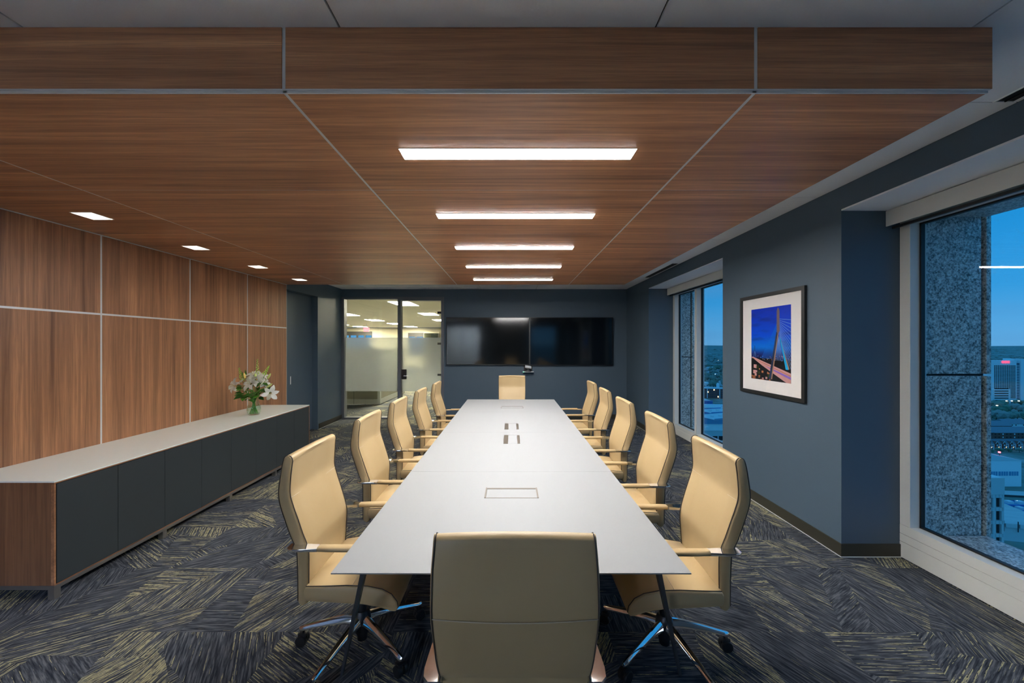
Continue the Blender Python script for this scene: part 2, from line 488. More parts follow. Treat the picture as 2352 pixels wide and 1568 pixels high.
# white ceiling of large tiles
ceil = boxo('ceiling', XL - .18, XO, YB, YF + .13, ZC + .012, ZC + .10, M_HINGE, kind='structure')
ceil['label'] = 'white ceiling of large acoustic tiles'
xe = [XL, -3.10, -1.88, -.66, .56, 1.78, XR]
ye = [YB, -1.77, -.55, .669, 1.889, 3.109, 4.329, 5.549, 6.769, 7.989, YF]
for xa, xb in zip(xe, xe[1:]):
    for ya, yb in zip(ye, ye[1:]):
        if xa >= XL - .01 and xb <= 1.79 and ya >= 1.88 and yb <= 5.6: continue        # hidden above the soffit
        o = boxo('ceiling_tile', xa + .004, xb - .004, ya + .003, yb - .003, ZC, ZC + .011, M_TILE, ceil)
        o.matrix_parent_inverse = ceil.matrix_basis.inverted()

# walnut soffit
soffit = empty('ceiling_soffit', (-0.9, 3.76, ZS), kind='structure', label='dropped walnut panel soffit over the table')
XS = [XW, -2.70, -.875, .945, 1.845]
YS = [1.457, 2.364, 3.300, 4.227, 5.150, Y_S1]
GX, GY = 0.0075, 0.003
HOLE = 0.075
DLX = -3.165
dl_y = []
for j, (ya, yb) in enumerate(zip(YS, YS[1:])):
    for i, (xa, xb) in enumerate(zip(XS, XS[1:])):
        x0 = xa + (GX if i else 0.002); x1 = xb - GX if i < 3 else xb
        y0 = ya + (GY if j else 0); y1 = yb - (GY if j < 4 else 0)
        if i == 0:
            c = (ya + yb) / 2; dl_y.append(c)
            bm = bmesh.new(); ox, oy = (x0 + x1) / 2, (y0 + y1) / 2
            for b in ((x0, DLX - HOLE, y0, y1), (DLX + HOLE, x1, y0, y1), (DLX - HOLE, DLX + HOLE, y0, c - HOLE), (DLX - HOLE, DLX + HOLE, c + HOLE, y1)):
                add_box(bm, b[0] - ox, b[1] - ox, b[2] - oy, b[3] - oy, 0, .02)
            pchild(mesh_obj('wood_panel', bm, M_WOODX, soffit, (ox, oy, ZS)))
        else:
            pchild(boxo('wood_panel', x0, x1, y0, y1, ZS, ZS + .02, M_WOODX, soffit))
for x in XS[1:-1]:
    pchild(boxo('reveal_strip', x - GX, x + GX, YS[0] - .006, Y_S1, ZS + .0015, ZS + .016, M_ALU, soffit))
for y in YS[1:-1]:
    pchild(boxo('reveal_strip', XS[0], XS[-1], y - GY, y + GY, ZS + .001, ZS + .0155, M_ALU, soffit))
# front face
FZ = ZS + .0125
for i, (xa, xb) in enumerate(zip(XS, XS[1:])):
    pass
fx_ = [XW, -.875, .945, 1.855]
for i, (xa, xb) in enumerate(zip(fx_, fx_[1:])):
    x0 = xa + (GX if i else 0.002); x1 = xb - (GX if i < 2 else 0)
    pchild(boxo('wood_panel', x0, x1, Y_S0, Y_S0 + .02, FZ, ZC - .001, M_WOODX, soffit))
    if i: pchild(boxo('reveal_strip', xa - GX, xa + GX, Y_S0 + .004, Y_S0 + .016, FZ, ZC - .001, M_ALU, soffit))
bm = bmesh.new()                                            # corner channel
L0, L1 = XS[0], 1.850
pr = [(Y_S0 + .001, FZ), (Y_S0 + .001, FZ - .003), (Y_S0 + .009, FZ - .003), (Y_S0 + .009, ZS + .001), (Y_S0 + .015, ZS + .001), (Y_S0 + .015, ZS + .02), (Y_S0 + .02, FZ + .006)]
loft(bm, [[(L0, a, b) for a, b in pr], [(L1, a, b) for a, b in pr]])
o = mesh_obj('corner_channel', bm, M_ALU, soffit); pchild(o)
pchild(boxo('wood_panel', 1.835, 1.855, Y_S0 + .021, Y_S1, ZS + .021, ZC - .001, M_WOODY, soffit))
pchild(boxo('wood_panel', XS[0], 1.834, Y_S1 - .02, Y_S1, ZS + .021, ZC - .001, M_WOODX, soffit))

# baseboards
def baseb(name, boxes, mm=M_BASEB): return multibox(name, boxes, mm, kind='structure')
BH = 0.10
baseb('baseboard_right', [(XR - .01, XR, W1[1], W2[0], .004, BH), (XR - .01, XG + .0, W1[1] - .01, W1[1], .004, BH), (XR - .01, XR, W2[1], YF - .01, .004, BH), (XR - .01, XR, YB, W1[0], .004, BH)])
baseb('baseboard_far', [(GX1 + .001, XR - .01, YF - .01, YF, .004, BH)])
baseb('baseboard_left', [(XL, XL + .01, DY1 + .03, YF - .012, .004, BH)])
for i, b in enumerate([(XR - .015, XR - .0005, W1[1], W2[0], .0005, .005), (XR - .015, XG, W1[1] - .015, W1[1] - .0005, .0005, .005), (XR - .015, XR - .0005, W2[1], YF - .02, .0005, .005), (XL + .0005, XL + .015, DY1 + .03, YF - .02, .0005, .005)]):
    multibox('trim_%d' % (i + 3), [b], M_ALU, kind='structure')

# ------------------------------------------------------------------ windows
def window(n, w, mull, zsill, label):
    root = empty('window_%d' % n, (XG, (w[0] + w[1]) / 2, 0), kind='structure', label=label)
    def b(name, *a, mt=M_ALUP, **k): return pchild(boxo(name, *a, mt, root, **k))
    y0, y1 = w
    zt = ZH - .02
    fw = .076; X2 = XG + .072
    b('jamb', XG, XO - .004, y1 - fw, y1 - .001, zsill, zt, bevel=.002)
    b('jamb', XG, XO - .004, y0 + .001, y0 + fw, zsill, zt, bevel=.002)
    z_ = [0.003, zsill * .49, zsill * .725, zsill]
    for k, (a, c) in enumerate(zip(z_, z_[1:])):
        b('sill_rail', XG + .0005 * k, XO - .004, y0 + .001, y1 - .001, a + .0015, c - .0015)
    b('head_rail', XG, XO - .004, y0 + fw, y1 - fw, zt - .10, zt)
    cuts = [y0 + fw] + [v for m_ in mull for v in (m_ - fw / 2, m_ + fw / 2)] + [y1 - fw]
    for m_ in mull: b('mullion', XG, XO - .004, m_ - fw / 2, m_ + fw / 2, zsill, zt - .10, bevel=.002)
    for ya, yb in zip(cuts[::2], cuts[1::2]):
        za, zb = zsill, zt - .10
        g = bmesh.new()
        for q in ((X2, X2 + .03, ya, ya + .012, za, zb), (X2, X2 + .03, yb - .012, yb, za, zb), (X2, X2 + .03, ya, yb, za, za + .012), (X2, X2 + .03, ya, yb, zb - .012, zb)): add_box(g, *q)
        for v in g.verts: v.co -= root.location
        mesh_obj('gasket', g, M_GASKET, root)
        b('pane', X2 + .012, X2 + .018, ya + .011, yb - .011, za + .011, zb - .011, mt=M_PANE)
    # roller shade fascia under the white head
    b('shade_fascia', XG - .11, XG - .104, y0 + .004, y1 - .004, ZH - .125, ZH - .006, mt=M_ALUP)
    b('shade_roller', XG - .098, XG - .03, y0 + .01, y1 - .01, ZH - .085, ZH - .012, mt=M_BLACKP, bevel=.02, seg=2)
    b('shade_hem', XG - .07, XG - .05, y0 + .012, y1 - .012, ZH - .145, ZH - .126, mt=M_BLACKP)
    return root
window(1, W1, [1.50], 0.258, 'tall grey framed window bay beside the bridge picture overlooking the tower')
window(2, W2, [6.10], 0.19, 'tall grey framed window bay near the televisions')

# granite outside
def granite_bay(name, w, face_y, xa, xb, xc, seam, zs, label):
    root = empty(name, (XO, face_y, 0), kind='structure', label=label)
    def b(nm, *a): return pchild(boxo(nm, *a, M_GRAN, root, bevel=.003))
    for z0, z1 in ((-1.2, seam - .008), (seam + .008, 3.4)):
        b('granite_panel', xa, xb, face_y, face_y + .04, z0, z1)
        b('granite_panel', xb + .022, xc, face_y - .012, face_y + .06, z0, z1)
    pchild(boxo('joint_backing', xa, xc - .01, face_y + .03, face_y + .05, -1.2, 3.4, M_DARK, root))
    b('granite_sill', XO - .001, xb + .02, w[0] - .2, face_y - .013, zs - .05, zs)
    b('granite_lintel', XO - .001, xb + .02, w[0] - .2, face_y - .013, 2.60, 2.66)
    return root
granite_bay('wall_exterior', W1, 2.835, XO, 3.565, 3.625, 1.41, 0.20, 'speckled grey granite pier outside the window')
granite_bay('wall_exterior_far', W2, 6.90, XO, 3.315, 3.375, 1.41, 0.12, 'speckled grey granite pier outside the further window')
boxo('wall_exterior_core', XO + .002, 3.30, 2.90, W2[0] - .3, -1.2, 3.4, M_GRAN, kind='structure')

# ------------------------------------------------------------------ glazed sidelight and door in the far wall
def q(px): return (px - CX) / F * YF
def zq(py): return H - (py - CY) / F * YF
fr_y0, fr_y1 = YF - .025, YF + .12
sl = empty('window_3', (q(850), YF, 0), kind='structure', label='glass sidelight with a frosted band beside the glass door')
pchild(boxo('jamb', GX0, q(791.5), fr_y0, fr_y1, 0, GZ1, M_FRAMEG, sl))
pchild(boxo('head_rail', q(791.5), q(914), fr_y0, fr_y1, zq(687), GZ1, M_FRAMEG, sl))
pchild(boxo('sill_rail', q(791.5), q(914), fr_y0, fr_y1, 0, zq(958), M_FRAMEG, sl))
def glazed(root, x0, x1, z0, z1, y):
    za, zb = zq(898.8), zq(775)
    pchild(boxo('pane', x0, x1, y, y + .008, z0, z1, M_CLEAR, root))
    pchild(boxo('frosted_film', x0 + .002, x1 - .002, y - .006, y - .001, za, zb, M_FROST, root))
glazed(sl, q(791.6), q(913.9), zq(958) + .001, zq(687) - .001, YF + .05)
gd = empty('door_1', (q(967), YF, 0), kind='structure', label='frameless glass door with a frosted band and lever handle')
pchild(boxo('jamb', q(914), q(921.2), fr_y0, fr_y1, 0, GZ1, M_FRAMEG, gd))
pchild(boxo('jamb', q(1013.5), GX1, fr_y0, fr_y1, 0, GZ1, M_FRAMEG, gd))
pchild(boxo('head_rail', q(921.2), q(1013.5), fr_y0, fr_y1, zq(690), GZ1, M_FRAMEG, gd))
glazed(gd, q(921.6), q(1013), .012, zq(690) - .006, YF + .03)
for py in (717.5, 789, 860.5):
    pchild(boxo('hinge', q(1004.5), q(1013.8), YF + .012, YF + .05, zq(py + 2.4), zq(py - 2.4), M_HINGE, gd))
lp = pchild(boxo('lock_plate', q(922), q(933), YF + .005, YF + .05, zq(870.5), zq(848), M_HINGE, gd, bevel=.003))
bm = bmesh.new()
hx, hz = q(929), zq(862.5)
tube(bm, [(hx, YF + .006, hz), (hx, YF - .05, hz), (hx + .02, YF - .058, hz), (q(944), YF - .058, hz + .003)], [.011, .010, .009, .008], 10)
o = mesh_obj('lever_handle', bm, M_ALU, gd, smooth=True); pchild(o)

# sliding door in the left wall
sd = empty('door_2', (XL - .12, (DY0 + DY1) / 2, 0), kind='structure', label='dark recessed sliding door with a flush pull')
pchild(boxo('door_leaf', XL - .148, XL - .11, DY0 + .004, DY1 - .004, .008, DZ - .006, M_NAVY, sd))
hp = pchild(boxo('flush_pull', XL - .112, XL - .107, 6.515, 6.545, .945, 1.085, M_ALU, sd, bevel=.002))

# ------------------------------------------------------------------ ceiling fittings
ordn = ['nearest', 'second', 'third', 'fourth', 'fifth']
LX0, LX1 = -.553, .625
words_tv = ['fifth', 'fourth', 'third', 'second', 'first']
for k, (ya, yb) in enumerate(zip(YS, YS[1:])):
    c = (ya + yb) / 2
    root = empty('linear_light', ((LX0 + LX1) / 2, c, ZS), label='long white linear ceiling light in the walnut soffit, %s from the televisions' % words_tv[k], cat='ceiling light', group='linear lights over the table')
    pchild(boxo('diffuser', LX0, LX1, c - .05, c + .05, ZS - .0045, ZS - .0002, M_LIN, root))
    bm = bmesh.new()
    for b in ((LX0 - .004, LX1 + .004, c - .054, c - .0505), (LX0 - .004, LX1 + .004, c + .0505, c + .054), (LX0 - .004, LX0 - .0005, c - .0505, c + .0505), (LX1 + .0005, LX1 + .004, c - .0505, c + .0505)):
        add_box(bm, b[0] - (LX0 + LX1) / 2, b[1] - (LX0 + LX1) / 2, b[2] - c, b[3] - c, -.0032, -.0002)
    mesh_obj('trim_frame', bm, M_PAINTW, root)
dm = None
for k, c in enumerate(dl_y):
    root = empty('recessed_downlight', (DLX, c, ZS), label='square recessed downlight above the credenza, %s from the televisions' % words_tv[k], cat='downlight', group='square downlights over the credenza')
    h = HOLE
    if dm is None:
        bm = bmesh.new()
        r0 = [(-h + .001, -h + .001, .001), (h - .001, -h + .001, .001), (h - .001, h - .001, .001), (-h + .001, h - .001, .001)]
        r1 = [(x * .42, y * .42, .085) for x, y, z in r0]
        loft(bm, [r0, r1], False, False)
        a_ = mesh_obj('reflector', bm, M_PAINTW, root)
        b_ = boxo('lens', -h * .42, h * .42, -h * .42, h * .42, .086, .09, M_DOWN, root)
        bm = bmesh.new()
        for b in ((-h - .006, h + .006, -h - .006, -h), (-h - .006, h + .006, h, h + .006), (-h - .006, -h, -h, h), (h, h + .006, -h, h)):
            add_box(bm, b[0], b[1], b[2], b[3], -.003, -.0002)
        c_ = mesh_obj('trim_frame', bm, M_PAINTW, root)
        dm = (a_, b_, c_)
    else:
        for s_ in dm:
            n_ = s_.copy(); link(n_, root)
def slot(x0, x1, y0, y1, label):
    root = empty('slot_diffuser', ((x0 + x1) / 2, (y0 + y1) / 2, ZC), label=label, cat='air diffuser', group='slot diffusers in the ceiling')
    pchild(boxo('slot', x0 + .008, x1 - .008, y0 + .008, y1 - .008, ZC - .002, ZC - .0005, M_DARK, root))
    long_y = (y1 - y0) > (x1 - x0)
    for a in (x0, x1 - .007): pchild(boxo('flange', a, a + .007, y0, y1, ZC - .006, ZC - .0005, M_PAINTW, root))
    for a in (y0, y1 - .007): pchild(boxo('flange', x0 + .007, x1 - .007, a, a + .007, ZC - .006, ZC - .0005, M_PAINTW, root))
    if long_y: pchild(boxo('vane', (x0 + x1) / 2 - .003, (x0 + x1) / 2 + .003, y0 + .008, y1 - .008, ZC - .008, ZC - .001, M_HINGE, root))
slot(2.425, 2.53, 5.62, 6.82, 'dark slot diffuser in the ceiling strip over the window near the televisions')
slot(2.425, 2.53, 0.67, 1.885, 'dark slot diffuser in the ceiling strip beyond the end of the soffit')
slot(-1.93, -.73, 8.03, 8.07, 'narrow slot diffuser in the ceiling above the glass door')
# ------------------------------------------------------------------ conference table
TZ = 0.74
TX0, TX1, TY0, TY1 = -.709, .712, 1.475, 6.147
table = empty('conference_table', ((TX0 + TX1) / 2, (TY0 + TY1) / 2, 0), label='long white conference table with slanted dark legs and power hatches', cat='table')
tys = [TY0, 2.655, 3.845, 5.0, TY1]
hatches = [(-.156, .166, 2.195, 2.350, 0), (-.067, .087, 3.40, 3.725, 1), (-.067, .087, 3.975, 4.275, 1), (-.140, .182, 5.31, 5.465, 0)]
for a, b in zip(tys, tys[1:]):
    a2 = a + (.0006 if a > TY0 else 0); b2 = b - (.0006 if b < TY1 else 0)
    # top slab with openings for the hatches that fall in this piece
    hs = [h for h in hatches if a < h[2] and h[3] < b]
    bm = bmesh.new()
    bands = []
    y = a2
    for h in sorted(hs, key=lambda h: h[2]):
        bands.append((y, h[2], None)); bands.append((h[2], h[3], h)); y = h[3]
    bands.append((y, b2, None))
    cx0, cy0 = (TX0 + TX1) / 2, (a + b) / 2
    for y0, y1, h in bands:
        if h is None: add_box(bm, TX0 - cx0, TX1 - cx0, y0 - cy0, y1 - cy0, TZ - .005, TZ)
        else:
            add_box(bm, TX0 - cx0, h[0] - cx0, y0 - cy0, y1 - cy0, TZ - .005, TZ)
            add_box(bm, h[1] - cx0, TX1 - cx0, y0 - cy0, y1 - cy0, TZ - .005, TZ)
    pchild(mesh_obj('top_panel', bm, M_TABLE, table, (cx0, cy0, 0)))
bm = bmesh.new()
ccx, ccy = table.location.x, table.location.y
add_box(bm, TX0 + .10 - ccx, TX1 - .10 - ccx, TY0 + .10 - ccy, TY1 - .10 - ccy, TZ - .030, TZ - .0052)
mesh_obj('under_panel', bm, M_TEDGE, table)
for x0, x1, y0, y1, kind in hatches:
    root = pchild(boxo('power_hatch', x0 + .001, x1 - .001, y0 + .001, y1 - .001, TZ - .005, TZ - .0035, M_BRONZE, table))
    def hb(nm, a0, a1, b0, b1, z0, z1, mt):
        o = boxo(nm, a0, a1, b0, b1, z0, z1, mt, root)
        o.location = Vector(o.location) - (root.location + table.location); return o
    if kind == 0:
        hb('hatch_lid', x0 + .0105, x1 - .0105, y0 + .008, y1 - .017, TZ - .0035, TZ - .0005, M_TABLE)
        hb('hatch_side', x0 + .001, x0 + .010, y0, y1, TZ - .0035, TZ + .003, M_BRONZE)
        hb('hatch_side', x1 - .010, x1 - .001, y0, y1, TZ - .0035, TZ + .003, M_BRONZE)
        hb('hatch_bar', x0 + .0105, x1 - .0105, y0 + .001, y0 + .007, TZ - .0035, TZ + .001, M_BRONZE)
        hb('hatch_bar', x0 + .0105, x1 - .0105, y1 - .016, y1 - .001, TZ - .0035, TZ + .0015, M_BRONZE)
    else:
        w = x1 - x0
        hb('hatch_lid', x0 + w * .28, x1 - w * .17, y0 + .003, y1 - .003, TZ - .0035, TZ - .0005, M_TABLE)
        hb('hatch_side', x0 + .001, x0 + w * .275, y0 + .001, y1 - .001, TZ - .0035, TZ + .001, M_BRONZE)
        hb('hatch_side', x1 - w * .165, x1 - .001, y0 + .001, y1 - .001, TZ - .0035, TZ + .001, M_BRONZE)
def tleg(top, foot):
    bm = bmesh.new()
    rings = []
    for t_ in (0, .5, 1):
        p = Vector(top).lerp(Vector(foot), t_); w = .009 - .003 * t_; d_ = .016 - .006 * t_
        rings.append([(p.x - w, p.y - d_, p.z), (p.x + w, p.y - d_, p.z), (p.x + w, p.y + d_, p.z), (p.x - w, p.y + d_, p.z)])
    loft(bm, rings)
    o = mesh_obj('leg', bm, M_TEDGE, table); pchild(o)
mx = (TX0 + TX1) / 2
for s_ in (-1, 1):
    for yy, sy in ((TY0, 1), (TY1, -1)):
        tleg((mx + s_ * .590, yy + sy * .03, TZ - .0055), (mx + s_ * .840, yy + sy * .385, .001))
    for yc in (2.48, 3.32, 4.14, 4.98):
        pass
for yc in (2.655, 3.845, 5.0):
    pb = boxo('pedestal', mx - .16, mx + .16, yc - .25, yc + .25, .02, TZ - .0305, M_TEDGE, table, bevel=.01); pchild(pb)
    pchild(boxo('pedestal_foot', mx - .18, mx + .18, yc - .27, yc + .27, .0005, .0195, M_BLACKP, table))

# ------------------------------------------------------------------ credenza
CXF, CY0, CY1, CZ = -2.93, 2.404, 5.453, .7625
cr = empty('credenza', ((CXF + XW) / 2, (CY0 + CY1) / 2, 0), label='long low walnut credenza with charcoal doors and white glass top', cat='credenza')
CB = XW + .004
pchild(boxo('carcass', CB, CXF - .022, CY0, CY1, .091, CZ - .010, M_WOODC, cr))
bm = bmesh.new()
def cb(*a): add_box(bm, a[0] - cr.location.x, a[1] - cr.location.x, a[2] - cr.location.y, a[3] - cr.location.y, a[4], a[5])
cb(CXF - .022, CXF, CY0, CY0 + .008, .091, CZ - .010); cb(CXF - .022, CXF, CY1 - .008, CY1, .091, CZ - .010)
cb(CXF - .022, CXF, CY0 + .008, CY1 - .008, CZ - .018, CZ - .010); cb(CXF - .022, CXF, CY0 + .008, CY1 - .008, .091, .097)
mesh_obj('edge_trim', bm, M_WOODY, cr)
pchild(boxo('glass_top', CB, CXF - .001, CY0 + .001, CY1 - .001, CZ - .0098, CZ, M_GLASSTOP, cr))
nd = 8
dl = (CY1 - CY0 - .024) / nd
for k in range(nd):
    y = CY0 + .012 + k * dl
    pchild(boxo('door', CXF - .021, CXF + .0005, y + .0012, y + dl - .0012, .099, CZ - .022, M_DOORG, cr, bevel=.001))
bm = bmesh.new()
for a in ((CXF - .045, CXF - .004, CY0 + .002, CY1 - .002, .063, .0905), (CB + .02, CB + .05, CY0 + .002, CY1 - .002, .063, .0905), (CB + .05, CXF - .045, CY0 + .002, CY0 + .04, .063, .0905), (CB + .05, CXF - .045, CY1 - .04, CY1 - .002, .063, .0905)): cb(*a)
mesh_obj('base_rail', bm, M_SATIN, cr)
for k in range(5):
    y = CY0 + .002 + (CY1 - CY0 - .036 - .004) * k / 4
    for xa in (CXF - .045, CB + .02):
        pchild(boxo('leg', xa, xa + (.041 if xa > -3.2 else .03), y, y + .036, .0005, .0628, M_SATIN, cr))

# ------------------------------------------------------------------ conference chair
def back_profile(off=0.0):
    """side outline of the backrest, front surface up and back surface down (x forward, z up)"""
    c = [(-.188, .375), (-.182, .50), (-.178, .615), (-.182, .655), (-.193, .695), (-.222, .785), (-.250, .870), (-.259, .905), (-.261, .94), (-.258, .99), (-.253, 1.05), (-.250, 1.073)]
    th = [.050, .054, .058, .059, .060, .060, .058, .057, .054, .050, .047, .045]
    front = [(x, z) for x, z in c]
    back = [(x - t_, z - .012 * (1 if 3 < i < 7 else 0)) for i, ((x, z), t_) in enumerate(zip(c, th))]
    xt = (front[-1][0] + back[-1][0]) / 2; rt = th[-1] / 2
    top = [(xt + rt * math.cos(a), 1.075 + rt * math.sin(a)) for a in [math.pi * k / 7 for k in range(1, 7)]]
    xb = (front[0][0] + back[0][0]) / 2; rb = th[0] / 2
    bot = [(xb - rb * math.cos(a), .373 - rb * .7 * math.sin(a)) for a in [math.pi * k / 6 for k in range(1, 6)]]
    return front, top, back[::-1], bot

def smooth_path(pts, n=3):
    out = []
    for i in range(len(pts) - 1):
        p0 = Vector(pts[max(i - 1, 0)]); p1 = Vector(pts[i]); p2 = Vector(pts[i + 1]); p3 = Vector(pts[min(i + 2, len(pts) - 1)])
        for k in range(n):
            t_ = k / n
            out.append(0.5 * ((2 * p1) + (-p0 + p2) * t_ + (2 * p0 - 5 * p1 + 4 * p2 - p3) * t_ ** 2 + (-p0 + 3 * p1 - 3 * p2 + p3) * t_ ** 3))
    out.append(Vector(pts[-1]))
    return [(v.x, v.y) for v in out]

def halfw(z):
    tb = [(.34, .205), (.50, .212), (.62, .220), (.72, .232), (.85, .236), (1.0, .236), (1.09, .231), (1.12, .229)]
    for (a, wa), (b, wb) in zip(tb, tb[1:]):
        if z <= b: return wa + (wb - wa) * max(0, (z - a)) / (b - a)
    return tb[-1][1]

def make_chair():
    root = empty('conference_chair', (0, 0, 0), cat='chair', group='tan leather chairs around the conference table')
    fr, top, bk, bot = back_profile()
    fr = smooth_path(fr); bk = smooth_path(bk)
    loop = fr + top + bk + bot
    n = len(loop); nf = len(fr); nt = nf + len(top); nb = nt + len(bk)
    cols = [(-1, .62), (-.985, .88), (-.95, 1), (-.6, 1), (-.2, 1), (.2, 1), (.6, 1), (.95, 1), (.985, .88), (1, .62)]
    # centre line point of every outline point, to round the side edges
    cen = []
    for i, (x, z) in enumerate(loop):
        j = min(range(n), key=lambda j: abs(loop[j][1] - z) + (0 if (i < nf) != (j < nf) else 9))
        cen.append(((x + loop[j][0]) / 2, z))
    rings = []
    for u, s_ in cols:
        ring = []
        for i, (x, z) in enumerate(loop):
            cx_ = cen[i][0] if not (nf <= i < nt or i >= nb) else (fr[-1][0] + bk[0][0]) / 2 if i < nt else (fr[0][0] + bk[-1][0]) / 2
            xx = cx_ + (x - cx_) * s_
            dish = .012 * (1 - u * u) if i < nf and .5 < z < 1.08 else 0
            crown = .006 * (1 - u * u) if nf <= i < nt else 0
            ring.append((xx - dish, u * halfw(z), z + crown))
        rings.append(ring)
    bm = bmesh.new(); loft(bm, rings)
    back = mesh_obj('backrest', bm, M_LEATHER, root, smooth='all')
    back.data.set_sharp_from_angle(angle=math.radians(55))
    # piping round both side edges
    for s_ in (-1, 1):
        path = [(x + (.001 if i < nf else -.001 if nt <= i < nb else 0), s_ * (halfw(z) * .972 + .0005), z) for i, (x, z) in enumerate(loop)]
        path = [(p[0], p[1], p[2] + (.0015 if p[2] > 1.09 else 0)) for p in path]
        bm = bmesh.new()
        tube(bm, path[:nb], .0021, 6)
        mesh_obj('edge_piping', bm, M_PIPING, back, smooth='all')
    for z_, sgn, lst in ((.895, 1, fr), (.885, -1, bk)):
        x_ = min(lst, key=lambda p: abs(p[1] - z_))[0]
        pts = []
        for k in range(13):
            u = -0.97 + 1.94 * k / 12
            pts.append((x_ - (.012 * (1 - u * u) if sgn > 0 else 0) + sgn * .0004, u * halfw(z_), z_ + (-.012 if sgn < 0 else -.010) * (1 - u * u)))
        bm = bmesh.new()
        tube(bm, pts, .0018, 6)
        mesh_obj('seam', bm, M_STITCH, back, smooth='all')
    # seat cushion
    pf = [(-.185, .462), (-.10, .470), (.02, .474), (.12, .470), (.19, .456), (.235, .432), (.262, .396), (.268, .366), (.256, .350), (.235, .352), (.18, .368), (.10, .383), (-.05, .392), (-.185, .392), (-.193, .41), (-.194, .445)]
    mid = [(sum(p[0] for p in pf) / len(pf), .42)]
    rings = []
    for u, s_ in ((-1, .80), (-.985, .93), (-.95, 1), (-.5, 1), (0, 1), (.5, 1), (.95, 1), (.985, .93), (1, .80)):
        ring = []
        for x, z in pf:
            w = .246 - (.012 if x < -.1 else 0)
            zc = .43 if x < .2 else .39
            ring.append((x if s_ == 1 else x * (1 - (1 - s_) * .12), u * w, zc + (z - zc) * s_ + (.006 * (1 - u * u) if z > .45 else 0)))
        rings.append(ring)
    bm = bmesh.new(); loft(bm, rings)
    seat = mesh_obj('seat', bm, M_LEATHER, root, smooth='all')
    seat.data.set_sharp_from_angle(angle=math.radians(60))
    bm = bmesh.new()
    for s_ in (-1, 1):
        bm = bmesh.new()
        tube(bm, [(x, s_ * (.246 - (.012 if x < -.1 else 0)) * .965, z + .001) for x, z in pf[:8]], .0021, 6)
        mesh_obj('edge_piping', bm, M_PIPING, seat, smooth='all')
    bm = bmesh.new()
    tube(bm, [(.045, -.236 + .472 * k / 10, .4745 + .006 * (1 - (k / 5 - 1) ** 2)) for k in range(11)], .0014, 6)
    mesh_obj('seam', bm, M_STITCH, seat, smooth='all')
    # arms: leather sleeve on a polished bracket that clasps the back
    for s_ in (-1, 1):
        bm = bmesh.new()
        rings = []
        for x, w, h, z in ((-.115, .018, .0085, .660), (-.11, .021, .0115, .660), (-.05, .0225, .012, .660), (.08, .0225, .012, .660), (.14, .021, .012, .657), (.155, .016, .010, .655)):
            yc = s_ * (.248 + (0 if x > -.1 else -.002))
            rings.append([(x, yc + w * math.copysign(abs(math.cos(a)) ** .6, math.cos(a)), z + h * math.copysign(abs(math.sin(a)) ** .6, math.sin(a))) for a in [2 * math.pi * k / 14 for k in range(14)]])
        loft(bm, rings)
        arm = mesh_obj('armrest', bm, M_LEATHER, root, smooth='all')
        bm = bmesh.new()
        rings = []
        for x, yo, yi, h in ((-.112, .2665, .227, .008), (-.17, .270, .220, .007), (-.215, .272, .215, .006), (-.245, .268, .214, .006), (-.262, .252, .214, .005)):
            rings.append([(x, s_ * yi, .660 - h), (x, s_ * yo, .660 - h), (x, s_ * (yo + .002), .660), (x, s_ * yo, .660 + h), (x, s_ * yi, .660 + h)])
        loft(bm, rings)
        mesh_obj('arm_bracket', bm, M_CHROME, arm, smooth=True)
    # mechanism, gas column, five-star base on castors
    bm = bmesh.new()
    add_box(bm, -.12, .09, -.085, .085, .335, .385, bevel=.015, seg=2)
    add_box(bm, -.205, -.12, -.04, .04, .345, .375, bevel=.006)
    mesh_obj('seat_mechanism', bm, M_BLACKP, root, smooth=True)
    bm = bmesh.new(); lathe(bm, [(.024, .19), (.024, .30), (.019, .302), (.019, .34)], 20, cap0=True, cap1=True)
    mesh_obj('gas_column', bm, M_BLACKP, root, smooth=True)
    bm = bmesh.new(); lathe(bm, [(.026, .035), (.028, .06), (.040, .085), (.046, .115), (.046, .150), (.040, .176), (.030, .192)], 24, cap0=True, cap1=True)
    mesh_obj('base_hub', bm, M_BLACKP, root, smooth=True)
    lm = cm = None
    for k in range(5):
        a = math.radians(36 + 72 * k)
        if lm is None:
            bm = bmesh.new(); rings = []
            for r, w, z0, z1 in ((.034, .024, .115, .172), (.09, .022, .118, .164), (.17, .019, .108, .146), (.26, .0155, .090, .122), (.315, .0145, .078, .107), (.335, .013, .074, .101), (.343, .008, .076, .097)):
                rings.append([(r, -w, z0 + (z1 - z0) * .25), (r, -w * .55, z0), (r, w * .55, z0), (r, w, z0 + (z1 - z0) * .25), (r, w * .8, z1 - (z1 - z0) * .25), (r, w * .25, z1), (r, -w * .25, z1), (r, -w * .8, z1 - (z1 - z0) * .25)])
            loft(bm, rings)
            leg = mesh_obj('base_leg', bm, M_CHROME, root, smooth=True); lm = leg.data
            bm = bmesh.new()
            for s_ in (-1, 1):
                prof = [(.0, .004), (.021, .004), (.029, .008), (.030, .014), (.030, .022), (.027, .026), (.0, .026)]
                for ri in range(1):
                    rings = [[(.322 + .006 + rr * math.cos(2 * math.pi * j / 18), s_ * yy, .0305 + rr * math.sin(2 * math.pi * j / 18)) for j in range(18)] for rr, yy in prof if rr > 0]
                    loft(bm, rings)
            add_box(bm, .300, .352, -.004, .004, .018, .060)
            add_box(bm, .302, .346, -.020, .020, .050, .0645, bevel=.006, seg=2)
            tube(bm, [(.322, 0, .06), (.322, 0, .085)], .0065, 10)
            ca = mesh_obj('caster', bm, M_BLACKP, leg, smooth=True); cm = ca.data
            leg.rotation_euler = (0, 0, a)
        else:
